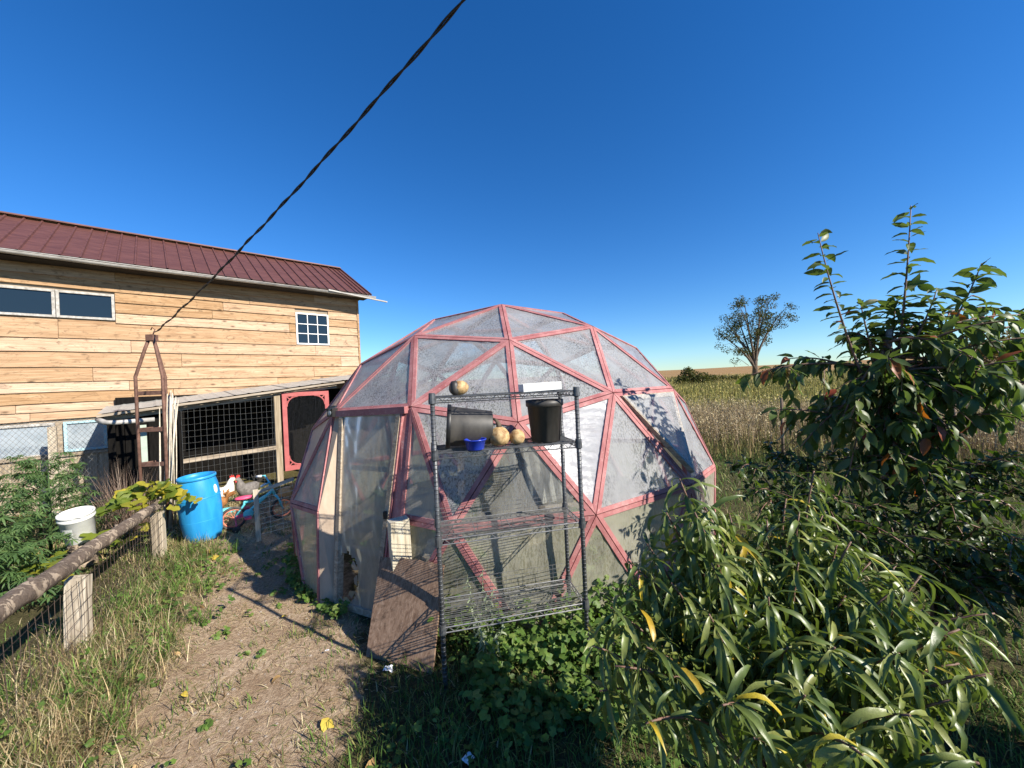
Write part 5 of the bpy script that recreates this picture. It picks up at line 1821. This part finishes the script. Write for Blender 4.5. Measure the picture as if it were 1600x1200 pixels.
# right of the dome
P = scatter(30000, 2.2, 9, -4.5, 6, lambda x, y: np.clip(patch(x, y, 1.3, 2.0) * 1.4, .3, 1))
lawn(P, .06, .18, .011, GREEN + GREEN + OLIVE)
P = scatter(16000, -6.8, -2.2, -.8, 3, lambda x, y: np.clip(path_dist(x, y) - .25, .06, 1))
lawn(P, .04, .12, .009, GREEN + OLIVE + STRAW)
V, T, C = join(parts)
o = trimesh('grass', V, T, M['blade'], None, C, kind='stuff')
tag(o, 'short mixed green grass and straw thatch beside the dirt path', 'grass')
# tall dead grass along the rail
parts = []
def rail_pt(n, sp, t0=0, t1=1):
    t = rng.uniform(t0, t1, n)
    x = -2.45 + (-4.25 + 2.45) * t + rng.normal(.16, sp, n)
    y = -4.35 + (-.55 + 4.35) * t + rng.normal(.06, sp, n)
    return np.stack([x, y, ground_z(x, y) - .005], 1)
P = tuft(rail_pt(560, .20), 26, .045)
lawn(P, .06, .22, .0045, STRAW + STRAW + OLIVE + OLIVE + BROWN + GREEN, (.2, 1.15))
P = tuft(rail_pt(260, .22, 0, .6), 24, .04)
lawn(P, .08, .30, .0045, STRAW + STRAW + BROWN + OLIVE, (.2, 1.25))
P = tuft(rail_pt(90, .22), 22, .03)
lawn(P, .12, .26, .008, GREEN + [(.15, .24, .05)], (.15, .7))
V, T, C = join(parts)
o = trimesh('dead_grass', V, T, M['blade'], None, C, kind='stuff')
tag(o, 'tall dead grass and weeds tangled along the log rail', 'dry grass')
# straw in front of the pen
parts = []
P = scatter(9000, -5.4, -3.0, -.2, 2.4, lambda x, y: np.exp(-(((x + 4.0) / .8) ** 2 + ((y - .9) / .8) ** 2)))
P[:, 2] += rng.uniform(0, .05, len(P))
lawn(P, .08, .25, .006, STRAW[:2] + [(.55, .42, .22)], (1.2, 1.55))
V, T, C = join(parts)
o = trimesh('straw', V, T, M['stalk'], None, C, kind='stuff')
tag(o, 'loose yellow straw scattered before the chicken pen', 'straw')

pb = MB()
for k in range(260):
    t = rnd.random()
    i_ = rnd.randrange(len(PATH) - 1)
    c = Vector((*PATH[i_], 0)).lerp(Vector((*PATH[i_ + 1], 0)), t) + Vector((rnd.gauss(0, .3), rnd.gauss(0, .2), 0))
    r_ = rnd.uniform(.004, .014)
    z0 = float(ground_z(c.x, c.y))
    vs_ = [Vector((c.x, c.y, z0)) + Vector((x_ * rnd.uniform(.7, 1.3), y_ * rnd.uniform(.7, 1.3), z_ * .7)) * r_ for (x_, y_, z_) in ((1, 0, 0), (0, 1, 0), (-1, 0, 0), (0, -1, 0), (.4, .4, .8), (-.5, .3, .8), (-.2, -.6, .7))]
    pb.add(vs_, [(0, 1, 4), (1, 5, 4), (1, 2, 5), (2, 6, 5), (2, 3, 6), (3, 0, 6), (0, 4, 6), (4, 5, 6)])
o = pb.build('pebbles', mat_simple('pale_pebble', (.20, .165, .13), (.34, .29, .235), 40, .85, 0, .1), None, True, kind='stuff')
tag(o, 'small pale pebbles pressed into the dirt path', 'pebbles')
# broad-leaved weeds under the rack and round the dome
lv = Leaves()
def weed(px_, py_, h, n, size):
    z0 = float(ground_z(px_, py_))
    for k in range(n):
        a = rnd.uniform(0, 6.28)
        r_ = h * rnd.uniform(.1, .8)
        p = Vector((px_ + r_ * math.cos(a), py_ + r_ * math.sin(a), z0 + h * rnd.uniform(.25, 1.0)))
        lv.put(p, Vector((math.cos(a), math.sin(a), rnd.uniform(-.4, .3))), Vector((.3, -.4, 1)) + rv(.35), size * rnd.uniform(.6, 1.2), rnd.randrange(5))
for k in range(330):
    x, y = rnd.uniform(-.62, 1.7), rnd.uniform(-3.55, -2.52)
    if math.hypot(x, y) < 2.62 or (y < -3.15 and rnd.random() < .5) or (x < -.38 and y < -2.85):
        continue
    weed(x, y, rnd.uniform(.10, .30) * (1.15 if y > -3.1 else .7), 14, .055)
for k in range(60):
    a = rnd.uniform(math.radians(195), math.radians(235))
    weed(2.66 * math.cos(a) * 1.02, 2.66 * math.sin(a) * 1.02, rnd.uniform(.05, .12), 9, .05)
for k in range(70):
    t = rnd.random()
    weed(-2.7 - 1.25 * t + rnd.gauss(.28, .2), -3.6 + 3.0 * t + rnd.gauss(0, .15), rnd.uniform(.05, .20), 10, .04)
for k in range(46):
    weed(rnd.uniform(-3.4, -1.5), rnd.uniform(-3.6, -.5), rnd.uniform(.02, .06), 8, .035)
for k in range(120):
    weed(rnd.uniform(-.9, 1.3), rnd.uniform(-4.6, -3.4), rnd.uniform(.03, .10), 9, .04)
wd = bpy.data.objects.new('weeds', None); COL.objects.link(wd)
tpw = [lobed_template(20 + k, 12) for k in range(3)] + [leaf_template(.28, .5, .25, 0, 4), leaf_template(.2, .7, .3, 0, 4)]
Vs, Ts, off = [], [], 0
for (p, d, sd_, n_, sz, v) in lv.L:
    A = np.array([[d.x, sd_.x, n_.x], [d.y, sd_.y, n_.y], [d.z, sd_.z, n_.z]]) * sz
    tv, tt = tpw[v]
    Vs.append(tv @ A.T + np.array(p)); Ts.append(tt + off); off += len(tv)
bpy.data.objects.remove(wd)
o = trimesh('weeds', np.concatenate(Vs), np.concatenate(Ts), M['leaf_weed'], None, None, True, kind='stuff')
tag(o, 'bright green broad leaved weeds growing under the wire rack', 'weeds')

# silvery plant under the rack
for (bx, by, h, lab) in ((-.36, -2.86, .56, 'taller silvery grey leaved herb growing up through the wire rack'), (-.30, -3.02, .34, 'shorter silvery grey leaved herb at the foot of the rack')):
    sb = Vector((bx, by, 0))
    sv = thing('silver_herb', lab, 'herb', sb)
    lv = Leaves()
    for k in range(5):
        a = k * 1.3
        e = sb + Vector((.10 * math.cos(a), .08 * math.sin(a), h * rnd.uniform(.75, 1.0)))
        pth = curve3(sb, sb.lerp(e, .5), e, 8)
        MB().tube([p - sb for p in pth], [.004 - .002 * q / 8 for q in range(9)], 5).build('stem', M['leaf_silver'], sv, True)
        for q in range(30):
            t = .12 + .88 * q / 30
            i = min(7, int(t * 8)); p = pth[i].lerp(pth[i + 1], t * 8 - i)
            aa = q * 2.4
            lv.put(p, Vector((math.cos(aa), math.sin(aa), rnd.uniform(-.5, .4))), Vector((0, 0, 1)) + rv(.3), rnd.uniform(.04, .085) * (1.1 - .5 * t), rnd.randrange(3))
    lv.build(sv, [leaf_template(.14, c, .3, 0, 4) for c in (.4, .9, 1.3)], M['leaf_silver'], most=60)

# fallen leaves and scraps on the path
tl_me = [leaf_mesh('fallen_leaf', lobed_template(41), M['leaf_yellow']), leaf_mesh('fallen_leaf', leaf_template(.25, .8, .5, .4, 5), M['leaf_yellow']), leaf_mesh('fallen_leaf', leaf_template(.24, 1.2, .5, -.5, 5), M['leaf_tan'])]
spots = [(-1.27, -3.31, 1, .12, 'large narrow yellow leaf fallen at the path edge in front of the plywood'), (-3.67, -.72, 0, .18, 'largest lobed yellow leaf fallen at the foot of the drum'), (-3.50, -.86, 0, .12, 'smaller lobed yellow leaf fallen near the drum'), (-2.9, -1.95, 2, .09, 'curled tan leaf on the turf beside the log fence'), (-3.1, -1.3, 2, .13, 'big curled tan leaf on the bare ground near the fence end'), (-.9, -3.6, 2, .10, 'curled tan leaf in the shaded grass below the plywood')]
spots += [(x, y, 1, sz, '') for x, y, sz in ((-2.25, -3.0, .06), (-2.05, -2.2, .05), (-2.35, -1.55, .06), (-2.75, -3.1, .06), (-1.85, -3.75, .05))]
spots += [(x, y, 2, sz, ' ') for x, y, sz in ((-2.6, -2.6, .07), (-1.7, -2.9, .07), (-1.5, -2.55, .08), (-1.35, -3.9, .08), (-2.15, -3.45, .06))]
for i, (x, y, k, s_, lab) in enumerate(spots):
    o = link('fallen_leaf', tl_me[k], None, None, (x, y, float(ground_z(x, y)) + .03), (rnd.uniform(-.4, .4), rnd.uniform(-.4, .4), rnd.uniform(0, 6.28)))
    o.scale = (s_, s_, s_)
    if lab.strip():
        tag(o, lab, 'leaf', 'fallen leaves')
    elif k == 1:
        tag(o, 'small narrow yellow leaf lying on the open dirt path', 'leaf', 'small yellow leaves on the path')
    else:
        tag(o, 'small curled tan leaf lying on the open dirt path', 'leaf', 'small tan leaves on the path')
for i, (x, y, s_, lab) in enumerate(((-.98, -2.98, .055, 'crumpled white scrap beside the plywood corner'), (-.43, -3.66, .06, 'torn white scrap lying in the shaded grass'), (-.30, -3.83, .07, 'flat white scrap in the shade under the peach tree'), (-1.48, -2.70, .03, 'small white chip on the bare path'))):
    mb = MB()
    for a in range(7):
        for b in range(7):
            p = Vector((a / 6 - .5, b / 6 - .5, 0))
            mb.v.append((p.x * s_ * (1 + .3 * mnoise.noise(Vector((b * .25 + .3, i * 1.7, 0)))), p.y * s_ * (.7 + .3 * mnoise.noise(Vector((a * .25, i * 2.3, 4)))), s_ * .45 * (abs(mnoise.noise(Vector((a * .33 + .1, b * .33 + .2, i * 3.7)))) + .1)))
    for a in range(6):
        for b in range(6):
            mb.f.append((a * 7 + b, a * 7 + b + 1, a * 7 + b + 8, a * 7 + b + 7))
    o = mb.build('paper_scrap', M['paper'], None, loc=(x, y, float(ground_z(x, y)) + .03), rot=(.3, .2, i))
    tag(o, lab, 'scrap')

# ================================================================== FIELD
def stalks(P, h0, h1, wid, cols, lean, heads=0, hcol=None, hs=.02):
    n = len(P)
    az = rng.uniform(0, 6.283, n)
    H = rng.uniform(h0, h1, n)
    le = np.abs(rng.normal(0, lean, n))
    parts.append(blades(P, H, wid, az, le, rng.normal(0, .25, n), palette(n, cols, .18)))
    if heads:
        d = np.stack([np.cos(az) * np.sin(le), np.sin(az) * np.sin(le), np.cos(le)], 1)
        for k in range(heads):
            q = P + d * (H * rng.uniform(.45, 1.05, n))[:, None] + rng.normal(0, .035, (n, 3))
            parts.append(blades(q, rng.uniform(hs * .7, hs * 2.0, n), rng.uniform(hs * .4, hs, n), rng.uniform(0, 6.28, n), rng.uniform(.2, 1.6, n), rng.normal(0, .4, n), palette(n, hcol, .22)))
def fan(n, d0, d1, a0, a1):
    """points by distance and bearing from the viewpoint's side of the yard, bearing from +y towards +x"""
    d = np.sqrt(rng.uniform(d0 * d0, d1 * d1, n)); a = np.radians(rng.uniform(a0, a1, n))
    x, y = d * np.sin(a), -5.5 + d * np.cos(a)
    k = ~keep_out(x, y)
    x, y = x[k], y[k]
    return np.stack([x, y, ground_z(x, y) - .02], 1)
parts = []
P = fan(15000, 10.5, 19, 8, 72)
P = P[rng.random(len(P)) < np.clip(patch(P[:, 0], P[:, 1], .55, 3) * 1.5, .25, 1)]
stalks(P, .45, 1.0, .010, [(.32, .23, .14), (.38, .29, .18), (.24, .17, .09)], .18, 4, [(.38, .31, .17), (.44, .37, .22), (.30, .22, .11)], .035)
P = fan(9000, 9.2, 17, 8, 72)
stalks(P, .25, .55, .02, [(.15, .16, .05), (.22, .20, .07), (.20, .15, .07)], .3, 1, [(.25, .2, .08)], .03)
V, T, C = join(parts)
o = trimesh('dry_weeds', V, T, M['stalk'], None, C, kind='stuff')
tag(o, 'pale dry seeding weeds standing at the edge of the field', 'dry weeds')
parts = []
P = fan(16000, 18, 46, 6, 72)
stalks(P, .35, .85, .035, [(.20, .19, .05), (.27, .24, .06), (.16, .17, .05), (.32, .27, .08)], .25, 1, [(.36, .31, .09), (.30, .24, .10), (.22, .2, .06)], .09)
P = fan(9000, 42, 85, 6, 72)
stalks(P, .4, .8, .09, [(.27, .24, .07), (.33, .27, .09), (.22, .20, .06)], .25)
V, T, C = join(parts)
o = trimesh('meadow_grass', V, T, M['stalk'], None, C, kind='stuff')
tag(o, 'yellow green meadow growth rolling back to the stubble field', 'meadow')

# far trees and bushes
def cloud_leaves(n, blobs, size, lvs):
    tot = sum(b[3] ** 2 for b in blobs)
    for (x, y, z, r_, fz) in [(b[0], b[1], b[2], b[3], b[4]) for b in blobs]:
        m = int(n * r_ ** 2 / tot)
        for k in range(m):
            d = rv(1).normalized() * r_ * rnd.random() ** .4
            d.z *= fz
            lvs.put(Vector((x, y, z)) + d, rv(1), rv(1) + Vector((0, 0, .6)), size * rnd.uniform(.6, 1.3), rnd.randrange(3))
tpq = [leaf_template(.35, .5, .2, 0, 2), leaf_template(.4, .2, .3, 0, 2), leaf_template(.3, .8, .2, 0, 2)]
eb = Vector((42.3, 51.3, float(ground_z(42.3, 51.3))))
elm = thing('elm_tree', 'lone thin leaved elm standing out in the field', 'tree', eb)
MB().tube([(0, 0, -.2), (.1, 0, 2.0), (.3, 0, 3.2)], [.42, .34, .28], 10).build('trunk', M['bark'], elm, True)
lv = Leaves()
ends = [(-4.4, .5, 9.4), (-2.6, -.8, 11.2), (-.8, .6, 12.2), (1.4, -.5, 12.0), (3.6, .5, 12.4), (5.4, -.4, 10.8), (-5.0, 0, 6.6), (-3.4, 1.0, 8.0), (2.4, .9, 9.6), (.6, -.9, 10.2), (4.6, .6, 8.8), (-1.6, 1.2, 9.8)]
for e in ends:
    e = Vector(e)
    s0 = Vector((rnd.uniform(-.1, .4), rnd.uniform(-.2, .2), rnd.uniform(1.2, 3.0)))
    pth = curve3(s0, Vector((e.x * .35, e.y, s0.z + (e.z - s0.z) * .6)), e, 8)
    MB().tube(pth, [.20 - .17 * k / 8 for k in range(9)], 6).build('branch', M['bark'], elm, True)
    for q in range(7):
        j = rnd.randrange(3, 9)
        f = pth[j] + Vector((rnd.uniform(-1.5, 1.5), rnd.uniform(-1.2, 1.2), rnd.uniform(-.5, 1.1)))
        MB().tube([pth[j], pth[j].lerp(f, .5) + Vector((0, 0, .15)), f], [.05, .035, .012], 4).build('twig', M['bark'], elm, True)
        cloud_leaves(62, [(eb.x + f.x, eb.y + f.y, eb.z + f.z, .85, .75)], .24, lv)
    for q in range(2):
        f = e + Vector((rnd.uniform(-.9, .9), rnd.uniform(-.9, .9), rnd.uniform(-.3, .5)))
        cloud_leaves(55, [(eb.x + f.x, eb.y + f.y, eb.z + f.z, .8, .8)], .24, lv)
for (x, z) in ((-5.6, 5.2), (-4.4, 4.4), (-2.6, 4.0), (6.8, 9.0), (-5.6, 7.8), (-3.2, 2.6)):
    cloud_leaves(70, [(eb.x + x, eb.y, eb.z + z, .9, .7)], .22, lv)
    MB().tube([(x * .3, 0, z * .75), (x * .7, 0, z + .3), (x, 0, z)], [.05, .03, .01], 4).build('twig', M['bark'], elm, True)
lv.build(elm, tpq, M['leaf_far'], most=0, smooth=False, foliage='crown')
def bush(name, x, y, blobs, n, size, m, lab):
    b0 = Vector((x, y, float(ground_z(x, y))))
    bo_ = thing(name, lab, 'bush', b0)
    l2 = Leaves()
    for k in range(9):
        b = blobs[k % len(blobs)]
        MB().tube([(rnd.uniform(-.1, .1), 0, 0), (b[0] * .6, b[1] * .6, b[2] * .7), (b[0] + rnd.uniform(-.3, .3), b[1], b[2] + b[3] * .5)], [.06, .04, .015], 5).build('stem', M['bark'], bo_, True)
    cloud_leaves(n, [(b0.x + b[0], b0.y + b[1], b0.z + b[2], b[3], b[4]) for b in blobs], size, l2)
    l2.build(bo_, tpq, m, most=0, smooth=False, foliage='foliage')
bush('field_bush', 24.4, 37.6, [(-1.4, 0, .7, .9, .75), (-.4, .3, 1.1, 1.1, .9), (.7, -.2, .9, 1.1, .7), (1.7, .2, .55, .8, .6), (-.6, 0, 1.8, .6, .9)], 2600, .20, M['leaf_far'], 'dark rounded bush growing alone in the meadow')
bush('field_bush', 34.0, 36.5, [(-1.2, 0, .8, .9, .8), (.2, 0, 1.0, 1.1, .8), (1.4, 0, .8, .9, .7)], 1600, .22, M['leaf_rust'], 'reddish brown bush in the meadow near the elm')
bush('field_bush', 30.2, 44.0, [(-2.0, 0, .5, .8, .5), (0, 0, .6, 1.0, .5), (2.0, 0, .5, .8, .5), (3.6, 0, .5, .7, .5)], 1500, .22, M['leaf_far'], 'long low scrubby bush at the stubble edge')
bush('field_bush', 44.5, 23.0, [(-4, 0, 1.6, 1.9, .9), (-1, 1, 2.4, 2.2, .9), (2.4, 0, 2.0, 2.2, .9), (5.5, 0, 2.8, 2.4, 1), (8.5, 1, 2.0, 2.4, 1)], 5200, .30, M['leaf_rust'], 'tall tangled thicket at the side of the meadow')
